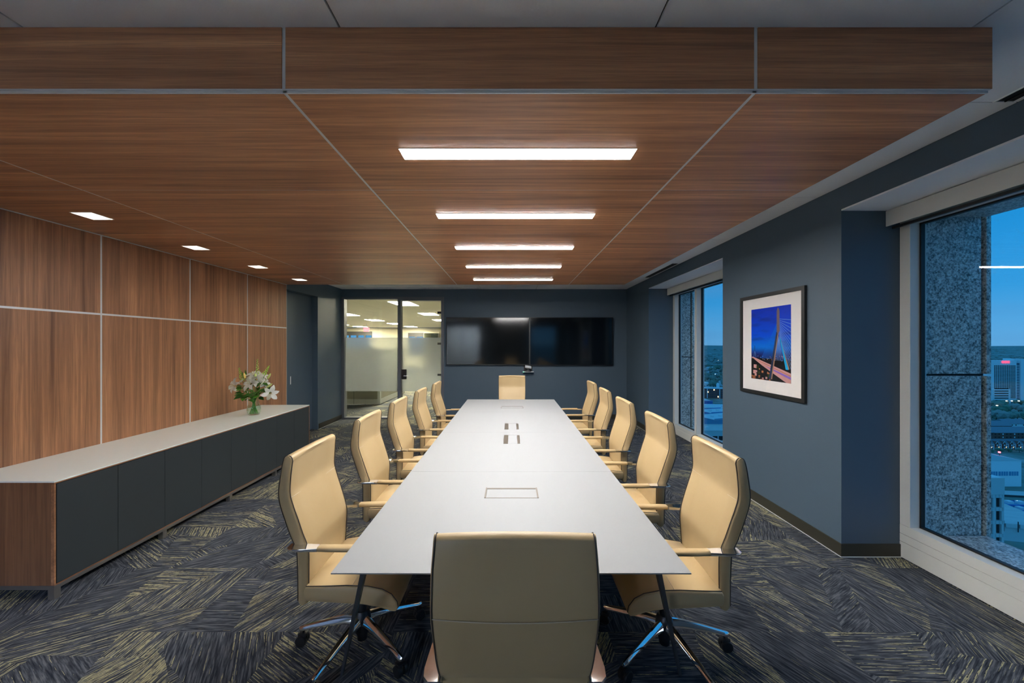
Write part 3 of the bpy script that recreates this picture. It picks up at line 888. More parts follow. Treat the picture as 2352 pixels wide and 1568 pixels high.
            leg = bpy.data.objects.new('base_leg', lm); leg.rotation_euler = (0, 0, a); link(leg, root)
            ca = bpy.data.objects.new('caster', cm); link(ca, leg)
    return root

chair0 = make_chair()
def seat_at(i, x, y, rz, label):
    o = chair0 if i == 0 else copy_tree(chair0)
    o.location = (x, y, 0); o.rotation_euler = (0, 0, rz)
    o['label'] = label
    return o
wd = ['fifth', 'fourth', 'third', 'second', 'first']
left = [(-.812, 2.050), (-.832, 2.915), (-.835, 3.720), (-.818, 4.560), (-.788, 5.400)]
right = [(.826, 2.015), (.846, 2.845), (.850, 3.700), (.872, 4.560), (.905, 5.450)]
for k, (x, y) in enumerate(left):
    seat_at(k, x, y, 0.0, 'tan leather swivel chair on the credenza side of the table, %s from the televisions' % wd[k])
for k, (x, y) in enumerate(right):
    seat_at(9, x, y, math.pi + (-.012, .0, .01, -.01, .015)[k], 'tan leather swivel chair on the window side of the table, %s from the televisions' % wd[k])
seat_at(9, .012, 1.345, math.pi / 2, 'tan leather swivel chair at the table end facing the televisions, seen from behind')
seat_at(9, .015, 6.27, -math.pi / 2 - .03, 'tan leather swivel chair at the table end with its back to the televisions')

# ------------------------------------------------------------------ televisions, camera, picture
def tv(px0, px1, py0, py1, label):
    d = YF - .07
    x0, x1 = (px0 - CX) / F * d, (px1 - CX) / F * d
    z0, z1 = H - (py1 - CY) / F * d, H - (py0 - CY) / F * d
    root = empty('television', ((x0 + x1) / 2, YF, z0), label=label, cat='television', group='wall televisions')
    pchild(boxo('housing', x0, x1, d + .004, d + .045, z0, z1, M_BEZEL, root, bevel=.004))
    pchild(boxo('wall_mount', x0 + .5, x1 - .5, d + .046, YF - .0005, z0 + .25, z1 - .25, M_BLACKP, root))
    pchild(boxo('screen', x0 + .012, x1 - .012, d + .001, d + .0035, z0 + .022, z1 - .012, M_SCREEN, root))
    bm = bmesh.new(); L = (x1 - x0) / 2
    add_box(bm, -L, L, d - YF, d - YF + .0035, 0, .021); add_box(bm, -L, L, d - YF, d - YF + .0035, z1 - z0 - .0115, z1 - z0)
    add_box(bm, -L, -L + .0115, d - YF, d - YF + .0035, .021, z1 - z0 - .0115); add_box(bm, L - .0115, L, d - YF, d - YF + .0035, .021, z1 - z0 - .0115)
    mesh_obj('bezel', bm, M_BEZEL, root)
tv(1025, 1216, 728.5, 838.5, 'black wall television beside the glass door')
tv(1217, 1408, 728.5, 839.5, 'black wall television beside the window wall corner')
vc = P(1213.5, 853.3, YF - .12)
root = empty('video_camera', (vc.x, YF, vc.z), label='small silver conference camera on a bracket under the televisions', cat='camera')
boxo('shelf', -.117, .117, -.17, -.001, -.008, .0, M_ALU, root)
boxo('mount_plate', -.095, .095, -.012, -.001, .001, .135, M_BLACKP, root)
bm = bmesh.new()
rr = .036
rings = [[(x, -.09 + r_ * math.cos(2 * math.pi * k / 20), .098 - x * .18 + r_ * math.sin(2 * math.pi * k / 20)) for k in range(20)] for x, r_ in ((-.072, .028), (-.068, .034), (-.03, .037), (.03, .037), (.062, .034), (.066, .028))]
loft(bm, rings); mesh_obj('lens_barrel', bm, M_ALU, root, smooth=True)
bm = bmesh.new()
add_box(bm, -.055, .055, -.14, -.04, .0005, .03, bevel=.01, seg=2); add_box(bm, -.02, .02, -.11, -.07, .03, .066)
mesh_obj('camera_base', bm, M_BLACKP, root, smooth=True)
M_LED = mat('green_led', (0.1, 0.8, 0.3), 0.4, emit=(0.15, 1.0, 0.4), estr=1.5)
boxo('status_led', -.116, -.108, -.173, -.1702, -.0075, -.001, M_LED, root)

# framed bridge picture on the right wall
XP = XR - .022
def dP(px): return F * XP / (px - CX)
pd0, pd1 = dP(1848), dP(1700)                  # near and far edges
pz0, pz1 = 1.130, 2.152
root = empty('framed_picture', (XR, (pd0 + pd1) / 2, pz0), label='framed blue night photograph of a cable-stayed bridge on the navy wall', cat='picture')
fw = .036
yc = (pd0 + pd1) / 2; hw = (pd1 - pd0) / 2; hh = pz1 - pz0
bm = bmesh.new()
add_box(bm, -.024, -.001, -hw, hw, 0, fw); add_box(bm, -.024, -.001, -hw, hw, hh - fw, hh)
add_box(bm, -.024, -.001, -hw, -hw + fw, fw, hh - fw); add_box(bm, -.024, -.001, hw - fw, hw, fw, hh - fw)
mesh_obj('frame', bm, M_PICF, root)
boxo('mat_board', -.012, -.008, -hw + fw, hw - fw, fw, hh - fw, M_MAT, root)
boxo('glazing', -.0165, -.0145, -hw + fw + .0005, hw - fw - .0005, fw + .0005, hh - fw - .0005, M_GLAZE, root)
a0, a1 = dP(1814.5), dP(1724)
b0, b1 = 1.64 - (874 - CY) / F * ((a0 + a1) / 2), 1.64 - (705.5 - CY) / F * ((a0 + a1) / 2)
pw, ph = a1 - a0, b1 - b0
m = mat('print_sky', rough=0.35, spec=0.3); t = NT(m)
sp = t.node('ShaderNodeSeparateXYZ'); t.l.new(t.obj(), sp.inputs[0])
v_ = t.math('DIVIDE', sp.outputs[2], ph)
cl = t.noise(t.mapping(t.obj(), (1, 3, 14)), 1.0, 4)
c_ = t.ramp(v_, [(0.0, (0.02, 0.02, 0.03)), (0.30, (0.01, 0.015, 0.10)), (0.36, (0.01, 0.03, 0.22)), (0.46, (0.0, 0.2, 0.85)), (0.62, (0.0, 0.09, 0.85)), (1.0, (0.0, 0.035, 0.65))])
c_ = t.mix(t.ramp(cl, [(0.5, (0, 0, 0)), (0.7, (0.5, 0.5, 0.5))]), c_, (0.02, 0.02, 0.16))
t.base(c_); M_PSKY = m
def ink(nm, c): return mat('print_' + nm, c, 0.4, spec=0.3)
INK = [M_PSKY, ink('grey_shaft', (0.22, 0.15, 0.18)), ink('cyan_leg', (0.01, 0.45, 0.85)), ink('gold_leg', (0.5, 0.28, 0.17)), ink('dark_leg', (0.03, 0.05, 0.12)),
       ink('pink_road', (0.75, 0.38, 0.36)), ink('violet_road', (0.33, 0.18, 0.7)), ink('black_land', (0.012, 0.013, 0.016)), ink('orange_glow', (0.6, 0.2, 0.08)),
       ink('pale_cable', (0.22, 0.42, 0.9)), ink('faint_cable', (0.0, 0.2, 0.85)), ink('green_park', (0.05, 0.07, 0.01))]
bm = bmesh.new()
X0 = -.0132
def pv(u, v, lay): return bm.verts.new((X0 - .0000 - lay * .00006, pw / 2 - u * pw, ph * (1 - v)))
def poly(pts, mi, lay):
    f = bm.faces.new([pv(u, v, lay) for u, v in pts]); f.material_index = mi
def line(p, q_, w, mi, lay):
    d = Vector((q_[0] - p[0], q_[1] - p[1])); n = Vector((-d.y, d.x)).normalized() * w / 2
    poly([(p[0] + n.x, p[1] + n.y), (q_[0] + n.x, q_[1] + n.y), (q_[0] - n.x, q_[1] - n.y), (p[0] - n.x, p[1] - n.y)], mi, lay)
add_box(bm, X0 - .0, X0 + .001, -pw / 2, pw / 2, 0, ph, 0)
poly([(0, .70), (.5, .70), (1, .72), (1, 1), (0, 1)], 7, 1)
rp = random.Random(3)
for k in range(26):
    u, v = rp.random() * .5, .74 + rp.random() * .25
    if v < .70 + u * .35: continue
    s_ = .015 + rp.random() * .04
    poly([(u, v), (u + s_ * 1.6, v), (u + s_ * 1.5, min(1, v + s_)), (u, min(1, v + s_ * .9))], rp.choice((8, 8, 11, 5)), 2)
for k in range(40):
    u, v = rp.random(), .655 + rp.random() * .06
    poly([(u, v), (u + .016, v), (u + .016, v + .010), (u, v + .010)], rp.choice((8, 5, 9, 7)), 2)
for k in range(20):
    u = .16 + k * .0165
    line((.70, .20 + k * .012), (u + .12, .70), .004, 10, 3)
for k in range(13):
    line((.735, .17 + k * .018), (1.0, .195 + k * .052), .006, 9, 3)
for k in range(10):
    line((.725, .40), (.62 + k * .022, .72), .004, 9, 3)
poly([(.0, .685), (.05, .685), (1, .875), (1, 1), (.90, 1), (.30, .80)], 5, 4)
poly([(.38, .80), (1, .92), (1, .955), (.55, .85)], 6, 5)
poly([(.05, .70), (1, .905), (1, .915), (.05, .705)], 8, 5)
poly([(.0, .70), (.30, .80), (.90, 1), (.82, 1), (.25, .82), (.0, .715)], 7, 5)
poly([(.52, .93), (.62, .92), (.80, 1), (.52, 1)], 7, 5)
poly([(.665, .34), (.725, .34), (.55, .98), (.475, .98)], 4, 6)
poly([(.700, .36), (.725, .34), (.56, .98), (.535, .97)], 3, 7)
poly([(.735, .40), (.775, .44), (.945, .83), (.885, .83)], 2, 6)
poly([(.775, .44), (.79, .48), (.97, .82), (.945, .83)], 3, 7)
poly([(.675, .06), (.705, .012), (.740, .06), (.745, .33), (.70, .37), (.672, .33)], 1, 8)
line((.10, .52), (.10, .66), .012, 4, 6); line((.10, .60), (.07, .69), .008, 9, 6); line((.10, .60), (.135, .69), .008, 9, 6)
mesh_obj('print', bm, INK, root, loc=(0, (a0 + a1) / 2 - yc, b0 - pz0))

# ------------------------------------------------------------------ vase with lilies
VX, VY, VZ = -3.217, 4.69, CZ
M_VASE = thin_glass('vase_glass', (0.95, 0.98, 0.95), 0.02)
M_WATER = thin_glass('vase_water', (0.90, 0.97, 0.90), 0.02)
vase = empty('vase', (VX, VY, VZ), label='clear glass vase of lilies standing on the credenza', cat='vase')
prof = [(.062, .002), (.070, .01), (.078, .04), (.076, .08), (.064, .13), (.053, .17), (.052, .20), (.060, .235), (.066, .25)]
bm = bmesh.new()
lathe(bm, [(.001, .0005), (.060, .0005)] + prof + [(.0635, .25), (.0575, .233), (.0495, .20), (.0505, .17), (.0615, .13), (.0735, .08), (.0755, .04), (.067, .014), (.001, .012)], 28)
mesh_obj('glass_body', bm, M_VASE, vase, smooth='all')
bm = bmesh.new(); lathe(bm, [(.064, .0145), (.0735, .04), (.0718, .08), (.062, .118)], 24, cap0=True, cap1=True)
mesh_obj('water', bm, M_WATER, vase, smooth=True)
M_STEM = mat('green_stem', (0.12, 0.30, 0.035), 0.5)
m = mat('green_leaf', (0.05, 0.20, 0.02), 0.4); t = NT(m)
t.base(t.mix(t.rnd(), (0.030, 0.15, 0.012), (0.11, 0.33, 0.03))); M_LEAF = m
M_PETAL = mat('white_petal', (0.88, 0.87, 0.80), 0.5)
M_BUD = mat('pale_green_bud', (0.62, 0.72, 0.22), 0.5)
M_BUDY = mat('yellow_bud', (0.80, 0.62, 0.16), 0.5)
M_SNAP = mat('lime_floret', (0.45, 0.72, 0.09), 0.5)
M_ANTH = mat('yellow_stamen', (0.62, 0.50, 0.10), 0.6)
def px3(px, py, dy=0.0):
    p = P(px, py, VY + dy)
    return p - Vector((VX, VY, VZ))
def stem_path(tip, k):
    a = k * 2.4
    b = Vector((.045 * math.cos(a), .045 * math.sin(a), .018))
    nk = Vector((-.030 * math.cos(a) + tip.x * .10, -.030 * math.sin(a) + tip.y * .1, .235))
    return [b, b.lerp(nk, .5), nk, nk.lerp(tip, .5) + Vector((0, 0, .03)), tip]
def petal_bm(L, Wd, curl, fold=.25, n=7):
    bm = bmesh.new(); rows = []
    for i in range(n + 1):
        t_ = i / n
        w = Wd * math.sin(math.pi * min(1, (t_ * .93 + .07)) ** .8) + .001
        z = L * (.55 * t_ - curl * t_ ** 2.6); r = L * (.12 + .92 * t_ - .12 * t_ ** 3)
        rows.append([bm.verts.new((r, s_ * w, z + fold * w * (abs(s_) if s_ else 0) + .0)) for s_ in (-1, -.5, 0, .5, 1)])
    for a, b in zip(rows, rows[1:]):
        for j in range(4): bm.faces.new((a[j], a[j + 1], b[j + 1], b[j]))
    r_ = bmesh.ops.solidify(bm, geom=list(bm.faces), thickness=.0008)
    return bm
pet = petal_bm(.085, .019, .50)
pme = bpy.data.meshes.new('petal'); bmesh.ops.recalc_face_normals(pet, faces=pet.faces); pet.to_mesh(pme); pet.free(); pme.materials.append(M_PETAL)
for p_ in pme.polygons: p_.use_smooth = True
lb = bmesh.new(); rows = []
for i in range(9):
    t_ = i / 8; w = .030 * math.sin(math.pi * min(.985, t_ + .03)) ** .8
    rows.append([lb.verts.new((.115 * t_, s_ * w, -.03 * t_ ** 2 + .18 * w * abs(s_))) for s_ in (-1, -.5, 0, .5, 1)])
for a, b in zip(rows, rows[1:]):
    for j in range(4): lb.faces.new((a[j], a[j + 1], b[j + 1], b[j]))
bmesh.ops.solidify(lb, geom=list(lb.faces), thickness=.0008)
lme = bpy.data.meshes.new('leaf'); bmesh.ops.recalc_face_normals(lb, faces=lb.faces); lb.to_mesh(lme); lb.free(); lme.materials.append(M_LEAF)
for p_ in lme.polygons: p_.use_smooth = True
def orient(o, loc, d, roll=0.0):
    o.location = loc
    qn = Vector((0, 0, 1)).rotation_difference(Vector(d).normalized())
    o.rotation_mode = 'QUATERNION'
    o.rotation_quaternion = qn @ Matrix.Rotation(roll, 3, 'Z').to_quaternion()
def plant(name, label, cat, tip, k, grp):
    root = empty(name, (VX, VY, VZ), label=label, cat=cat, group=grp)
    bm = bmesh.new()
    tube(bm, stem_path(tip, k), [.0035, .0035, .0032, .003, .0025], 7)
    mesh_obj('stem', bm, M_STEM, root, smooth='all')
    return root
def leaf_on(root, p, d, s_, roll=0):
    o = bpy.data.objects.new('leaf', lme); link(o, root)
    o.rotation_mode = 'QUATERNION'; o.location = p
    o.rotation_quaternion = Vector((1, 0, 0)).rotation_difference(Vector(d).normalized()) @ Matrix.Rotation(roll, 3, 'X').to_quaternion()
    o.scale = (s_, s_, s_)
lilies = [((540, 886), -.05, (-.42, -.88, .25), 'white lily leaning out towards the wood wall, low on the bouquet'),
          ((577, 881), -.09, (-.15, -.9, .45), 'white lily opening to the room at the middle of the bouquet'),
          ((589, 872), -.06, (.2, -.8, .6), 'white lily at the top of the bouquet among the green spikes'),
          ((582, 861), .02, (-.1, -.35, .95), 'white lily facing up behind the top flowers of the bouquet'),
          ((601, 864), .03, (.5, -.2, .85), 'white lily facing up beside the upright spike'),
          ((621, 902), -.04, (.55, -.75, -.15), 'white lily drooping over the vase towards the door'),
          ((606, 880), .05, (.75, -.3, .4), 'white lily half hidden behind the buds on the door side'),
          ((556, 876), .04, (-.6, -.2, .6), 'white lily half hidden behind the yellow bud')]
for k, ((px, py), dy, d, lab) in enumerate(lilies):
    tip = px3(px, py, dy)
    root = plant('lily', lab, 'flower', tip, k, 'white lilies in the vase')
    for j in range(6):
        o = bpy.data.objects.new('petal', pme); link(o, root)
        orient(o, tip, d, math.pi / 3 * j + k)
        s_ = (1.0 if j % 2 else .88) * (1.4, 1.45, 1.4, 1.3, 1.15, 1.4, 1.1, .95)[k]
        o.scale = (s_, s_, s_)
    bm = bmesh.new()
    for j in range(5):
        a = 2 * math.pi * j / 5
        tube(bm, [(0, 0, 0), (.012 * math.cos(a), .012 * math.sin(a), .03), (.02 * math.cos(a), .02 * math.sin(a), .05)], [.001, .001, .0022], 5)
    o = mesh_obj('stamens', bm, M_ANTH, root); orient(o, tip, d)
    pth = stem_path(tip, k)
    leaf_on(root, pth[3], (d[0] * .6 - .2, d[1] - .2, -.05), .8, .4)
buds = [((563, 869), -.05, (-.15, -.1, 1), M_BUDY, 'yellow tinged closed lily bud beside the wood wall'), ((614, 870), -.05, (.6, -.1, .9), M_BUD, 'slim green lily bud pointing up towards the door'), ((612, 890), -.10, (.95, -.2, .6), M_BUD, 'pale lily bud slanting out over the drooping lily'), ((587, 866), -.05, (0, -.1, 1), M_BUD, 'small green lily bud between the top flowers')]
for k, ((px, py), dy, d, mm, lab) in enumerate(buds):
    tip = px3(px, py, dy)
    root = plant('lily_bud', lab, 'flower', tip, k + 9, 'lily buds in the vase')
    bm = bmesh.new()
    L = (.075, .085, .10, .05)[k]
    lathe(bm, [(.003, 0), (.010, L * .15), (.0135, L * .4), (.012, L * .7), (.006, L * .92), (.001, L)], 10, cap0=True, cap1=True)
    o = mesh_obj('bud', bm, mm, root, smooth='all'); orient(o, tip, d)
spikes = [((592, 868), (591, 825), 0.0, 'tall lime green floret spike standing highest in the bouquet'), ((606, 860), (618, 840), -.02, 'lime green floret spike leaning towards the door'), ((556, 872), (549, 845), -.02, 'lime green floret spike leaning towards the wood wall')]
for k, (a, b, dy, lab) in enumerate(spikes):
    p0, p1 = px3(a[0], a[1], dy), px3(b[0], b[1], dy)
    root = plant('floret_spike', lab, 'flower', p1, k + 14, 'lime floret spikes in the vase')
    bm = bmesh.new(); rs = random.Random(k)
    for j in range(22):
        t_ = j / 21; c = p0.lerp(p1, t_); a_ = j * 2.4; r_ = .021 * (1 - t_ * .8)
        mtx = Matrix.Translation(c + Vector((r_ * math.cos(a_), r_ * math.sin(a_), 0))) @ Matrix.Diagonal((1, 1, .8, 1))
        bmesh.ops.create_icosphere(bm, subdivisions=1, radius=.0095 * (1.1 - t_ * .55), matrix=mtx)
    mesh_obj('florets', bm, M_SNAP, root, smooth='all', kind='stuff')
rl = random.Random(11)
for k in range(15):
    a = k * 2.399; r_ = .10 + .05 * rl.random()
    tip = Vector((r_ * math.cos(a), r_ * math.sin(a) * .8, .235 + .16 * rl.random()))
    side_ = 'the wood wall side' if tip.x < 0 else 'the door side'
    root = plant('foliage_sprig', 'green leafy sprig in the lily bouquet on %s' % side_, 'foliage', tip, k + 20, 'leafy sprigs in the vase, %s' % side_)
    for j in range(3):
        aa = a + (j - 1) * .9
        leaf_on(root, tip - Vector((0, 0, .02 * j)), (math.cos(aa), math.sin(aa), -.15 + .3 * rl.random()), .65 + .4 * rl.random(), rl.uniform(-.6, .6))
for k, (px, py) in enumerate(((567, 855), (561, 858))):
    tip = px3(px, py, .0)
    root = plant('foliage_sprig', ('bright pointed leaf standing up by the wood wall', 'bright pointed leaf leaning beside the yellow bud')[k], 'foliage', tip - Vector((0, 0, .03)), 40 + k, 'upright bright leaves in the vase')
    leaf_on(root, tip - Vector((0, 0, .03)), (-.5 - .3 * k, -.1, 1), .6, 1.2)

# ------------------------------------------------------------------ open office beyond the glass
OY = 27.2
multibox('wall_office', [(-16.1, -16, YF + .13, OY, 0, ZC), (1.6, 1.7, YF + .13, OY, 0, ZC), (-16, XL - .18, YF + .02, YF + .13, 0, ZC)], M_BEIGE, kind='structure')
def qo(px, d=OY): return (px - CX) / F * d
def zo(py, d=OY): return H - (py - CY) / F * d
wz1 = zo(761); wz0 = .75
ow = [(qo(785), qo(855)), (qo(937), qo(973))]
multibox('wall_office_far', [
    (-16.1, ow[0][0], OY, OY + .15, 0, ZC), (ow[0][1], ow[1][0], OY, OY + .15, 0, ZC), (ow[1][1], 1.7, OY, OY + .15, 0, ZC),
    (ow[0][0], ow[0][1], OY, OY + .15, wz1, ZC), (ow[0][0], ow[0][1], OY, OY + .15, 0, wz0), (ow[1][0], ow[1][1], OY, OY + .15, wz1 - .1, ZC), (ow[1][0], ow[1][1], OY, OY + .15, 0, wz0)], M_BEIGE, kind='structure')
M_WFR = mat('dark_window_frame', (0.06, 0.06, 0.06), 0.5)
for k, (a, b) in enumerate(ow):
    root = empty('window_%d' % (k + 4), ((a + b) / 2, OY, wz0), kind='structure', label='distant blue office window')
    zt = wz1 - .1 * k
    n = 4 if k == 0 else 2
    L = b - a; org = Vector(root.location)
    for j in range(n + 1):
        x = a + L * j / n
        pchild(boxo('mullion', max(a, x - .06), min(b, x + .06), OY + .02, OY + .10, wz0, zt, M_WFR, root))
    pchild(boxo('head_rail', a, b, OY + .021, OY + .10, zt - .28, zt, M_WFR, root))
    for j in range(n):
        pchild(boxo('pane', a + L * j / n + .06, a + L * (j + 1) / n - .06, OY + .05, OY + .056, wz0, zt - .28, M_PANE, root))
oc = boxo('ceiling_office', -16.1, 1.7, YF + .13, OY + .15, ZC + .012, ZC + .1, M_DARK, kind='structure')
oye = [YF + .13 + 1.22 * k for k in range(16)]
oxe = [1.6 - 1.22 * k for k in range(15)]
for xa, xb in zip(oxe[1:], oxe):
    if xa < -12.5: continue
    for ya, yb in zip(oye, oye[1:]):
        if xb < -12 * ya / 27 - 1.6 or xa > -.15 * ya + 2.5: continue
        o = boxo('ceiling_tile', xa + .003, xb - .003, ya + .003, yb - .003, ZC, ZC + .011, M_OTILE, oc)
        o.matrix_parent_inverse = oc.matrix_basis.inverted()
# recessed troffers (pixel of the centre of each, lying in the ceiling plane)
tro = [(928, 697, 'nearest the glass door'), (985, 721, 'behind the glass door, beyond the first one'), (797, 722, 'over the cubicle partition'), (861, 735, 'over the middle aisle, before the exit sign'), (907, 743, 'beside the door mullion, before the beige wall'), (1012, 735, 'at the edge of the door glass'), (828, 750, 'just in front of the exit sign'), (944, 750, 'in front of the beige far wall'), (781, 745, 'furthest along the window side')]
for px, py, lab in tro:
    d = F * (ZC - H) / (CY - py); x = (px - CX) / F * d
    root = empty('ceiling_troffer', (x, d, ZC), label='warm white office ceiling troffer ' + lab, cat='ceiling light', group='office ceiling troffers')
    pchild(boxo('diffuser', x - .30, x + .30, d - .58, d + .58, ZC - .006, ZC - .0005, M_TROF, root))
    bm = bmesh.new()
    for b in ((-.33, .33, -.61, -.581), (-.33, .33, .581, .61), (-.33, -.301, -.581, .581), (.301, .33, -.581, .581)): add_box(bm, b[0], b[1], b[2], b[3], -.008, -.0005)
    mesh_obj('trim_frame', bm, M_PAINTW, root)
# exit sign
d = 22.0
p = P(841.5, 757, d)
M_EXIT = mat('exit_sign_face', (0.9, 0.25, 0.3), 0.5, emit=(1.0, 0.22, 0.30), estr=.12)
M_EXITT = mat('exit_sign_letters', (0.9, 0.3, 0.3), 0.5, emit=(1.0, 0.45, 0.48), estr=.18)
root = empty('exit_sign', (p.x, d, p.z), label='lit red exit sign hanging in the office beyond the glass', cat='sign')
boxo('sign_box', -.165, .165, -.03, .03, -.115, .115, M_EXIT, root)
boxo('hanger', -.02, .02, -.01, .01, .1155, ZC - p.z - .001, M_PAINTW, root)
bm = bmesh.new()
def bar(x, z, w, h): add_box(bm, x, x + w, -.0325, -.0305, z, z + h)
x = -.14
bar(x, -.07, .015, .14); [bar(x + .015, zz, .04, .015) for zz in (-.07, -.0075, .055)]
x = -.065
for s_ in (-1, 1):
    for k in range(7): bar(x + .025 + s_ * (-.025 + .0083 * k) - .006, -.07 + .02 * k, .014, .02)
bar(.008, -.07, .015, .14)
bar(.055, .055, .075, .015); bar(.085, -.07, .015, .125)
mesh_obj('letters_exit', bm, M_EXITT, root)
# cubicle partition
M_FAB = mat('grey_green_fabric', (0.22, 0.22, 0.17), 0.9)
M_RACE = mat('grey_base_raceway', (0.38, 0.40, 0.38), 0.5)
cyf = 10.22
cxr = (873 - CX) / F * cyf
root = empty('cubicle_partition', (cxr - .8, cyf + .5, 0), label='grey office cubicle partition standing behind the frosted glass', cat='partition')
x0 = cxr - 2.6
for a, b in ((x0, cxr - .72), (cxr - .71, cxr - .07)):
    pchild(boxo('fabric_panel', a, b, cyf, cyf + .06, .155, 1.53, M_FAB, root))
    pchild(boxo('base_raceway', a, b, cyf - .004, cyf + .064, .012, .15, M_RACE, root))
pchild(boxo('seam_strip', cxr - .7199, cxr - .7101, cyf + .001, cyf + .055, .012, 1.53, M_DARK, root))
pchild(boxo('corner_post', cxr - .0695, cxr, cyf, cyf + .07, .012, 1.535, M_RACE, root))
for a, b in ((cyf + .071, cyf + 1.2), (cyf + 1.21, cyf + 2.4)):
    pchild(boxo('fabric_panel', cxr - .062, cxr - .002, a, b, .155, 1.53, M_FAB, root))
    pchild(boxo('base_raceway', cxr - .066, cxr + .002, a, b, .012, .15, M_RACE, root))
for x_, y_ in ((x0 + .1, cyf + .03), (cxr - .4, cyf + .03), (cxr - .03, cyf + .6), (cxr - .03, cyf + 2.2)):
    pchild(boxo('foot', x_ - .02, x_ + .02, y_ - .02, y_ + .02, -.004, .0118, M_BLACKP, root))
# glazed corner office seen beside the far windows
M_SMOKE = thin_glass('smoked_glass', (0.45, 0.47, 0.38))
M_GOFF = mat('dim_office_interior', (0.20, 0.20, 0.14), 0.8)
a, b = qo(974, 26.6), qo(1006, 26.6)
root = empty('glass_partition', ((a + b) / 2, 26.6, 0), label='dim glazed office front beside the far window', cat='partition')
pchild(boxo('pane', a, b, 26.60, 26.61, .05, zo(765, 26.6), M_SMOKE, root))
pchild(boxo('back_panel', a, b, 27.10, 27.18, 0, zo(765, 26.6), M_GOFF, root))
pchild(boxo('frame_post', b, b + .08, 26.58, 26.66, -.005, zo(764, 26.6), M_WFR, root))
pchild(boxo('frame_head', a, b + .08, 26.57, 26.63, zo(765, 26.6), zo(762, 26.6), M_BEIGE, root))

# ------------------------------------------------------------------ the city below
ZG = -80.0
def gpt(px, py, z=ZG):
    d = F * (H - z) / (py - CY)
    return Vector(((px - CX) / F * d, d, z))
m = mat('dusk_ground', rough=0.95); t = NT(m)
g = t.node('ShaderNodeNewGeometry').outputs['Position']
n1 = t.noise(g, 0.010, 6, 0.62); n2 = t.noise(g, 0.06, 4, 0.6); n3 = t.noise(g, 0.0022, 3)
c_ = t.ramp(n1, [(0.36, (0.13, 0.21, 0.16)), (0.48, (0.24, 0.30, 0.26)), (0.56, (0.38, 0.41, 0.40)), (0.66, (0.7, 0.71, 0.72))])
c_ = t.mix(t.ramp(n2, [(0.40, (1, 1, 1)), (0.62, (0, 0, 0))]), c_, (0.14, 0.20, 0.16))
t.base(c_); M_GROUND = m
bm = bmesh.new()
rg = random.Random(5)
NR, NA = 26, 120
rows = []
for i in range(NR):
    r_ = 45 * (1.30 ** i)
    row = []
    for j in range(NA):
        a = math.radians(360 * j / (NA - 1))               # 0 = along the room, 90 = out of the windows
        hz = 0
        if r_ > 2500: hz = (8 + 16 * math.sin(a * 20 + i) + 14 * math.sin(a * 9 + i * 1.7)) * min(1, (r_ - 2500) / 3000)
        row.append(bm.verts.new((r_ * math.sin(a) + 4, r_ * math.cos(a), ZG + max(0, hz))))
    rows.append(row)
for a, b in zip(rows, rows[1:]):
    for j in range(NA - 1): bm.faces.new((a[j], a[j + 1], b[j + 1], b[j]))
gr = mesh_obj('ground', bm, M_GROUND, kind='structure', label='dusky ground of the city far below the windows')

M_CONC = mat('pale_precast_concrete', (0.62, 0.63, 0.62), 0.8)
M_WIN = mat('dark_building_glass', (0.012, 0.014, 0.018), 0.15)
M_WINB = mat('blue_building_glass', (0.03, 0.07, 0.12), 0.12)
M_STUC = mat('pale_tower_stucco', (0.86, 0.86, 0.86), 0.8)
M_WHITE = mat('white_metal_siding', (0.92, 0.93, 0.94), 0.6)
M_ROOF = mat('grey_slate_roof', (0.16, 0.18, 0.20), 0.8)
M_ROOFW = mat('pale_membrane_roof', (0.74, 0.76, 0.77), 0.7)
M_BRICK = mat('red_brick', (0.20, 0.085, 0.065), 0.85)
M_BLUE = mat('blue_metal_cladding', (0.02, 0.16, 0.48), 0.5)
M_TEAL = mat('teal_roof_panels', (0.10, 0.33, 0.52), 0.5)
M_ASPH = mat('asphalt', (0.06, 0.065, 0.07), 0.9)
M_DECKC = mat('worn_parking_deck', (0.62, 0.61, 0.57), 0.85); t = NT(M_DECKC)
t.base(t.mix(t.noise(t.mapping(t.obj(), (.05, .4, 1)), 1.0, 4), (0.40, 0.42, 0.42), (0.75, 0.73, 0.68)))
M_REDL = mat('red_beacon', (1, 0.1, 0.1), 0.5, emit=(1, 0.05, 0.06), estr=1.5)
M_REDS = mat('red_sign_letters', (0.9, 0.05, 0.1), 0.5, emit=(1, 0.06, 0.13), estr=.22)
M_WARM = mat('warm_porch_light', (1, 0.7, 0.3), 0.5, emit=(1, 0.62, 0.25), estr=.8)
M_COOL = mat('street_lamp_light', (1, 1, 0.9), 0.5, emit=(1, 0.95, 0.8), estr=.8)

# tower with the red sign
td = gpt(2310, 922).y
s = td / F
tx0, tx1 = (2262 - CX) * s, (2331.5 - CX) * s
tz1 = H - (827.5 - CY) * s
tower = empty('hotel_tower', ((tx0 + tx1) / 2, td, ZG), label='tall pale tower with a grid of windows and a red roof sign', cat='building')
tower.rotation_euler = (0, 0, math.radians(-6))
TW = tx1 - tx0; TH = tz1 - ZG
boxo('main_block', -TW / 2, TW / 2, .6, 16, 0, TH, M_STUC, tower)
nc, nr_ = 12, 24
wme = None
for i in range(nc):
    for j in range(nr_):
        xw = TW / 2 - 1.2 - (i + .5) * 2.3; zw = 5.0 + j * (TH - 5.0 - 6.4) / nr_
        if wme is None:
            o = boxo('tower_window', xw - .75, xw + .75, .35, .62, zw, zw + 1.25, M_WIN, tower); wme = o.data; zc_ = o.location.z - zw
        else:
            o = bpy.data.objects.new('tower_window', wme); o.location = (xw, .485, zw + zc_); link(o, tower)
bx1 = TW / 2 + .4
boxo('window_slot', TW / 2 + .02, TW / 2 + 4.2, 1.2, 14, 0, TH - 4, M_WINB, tower)
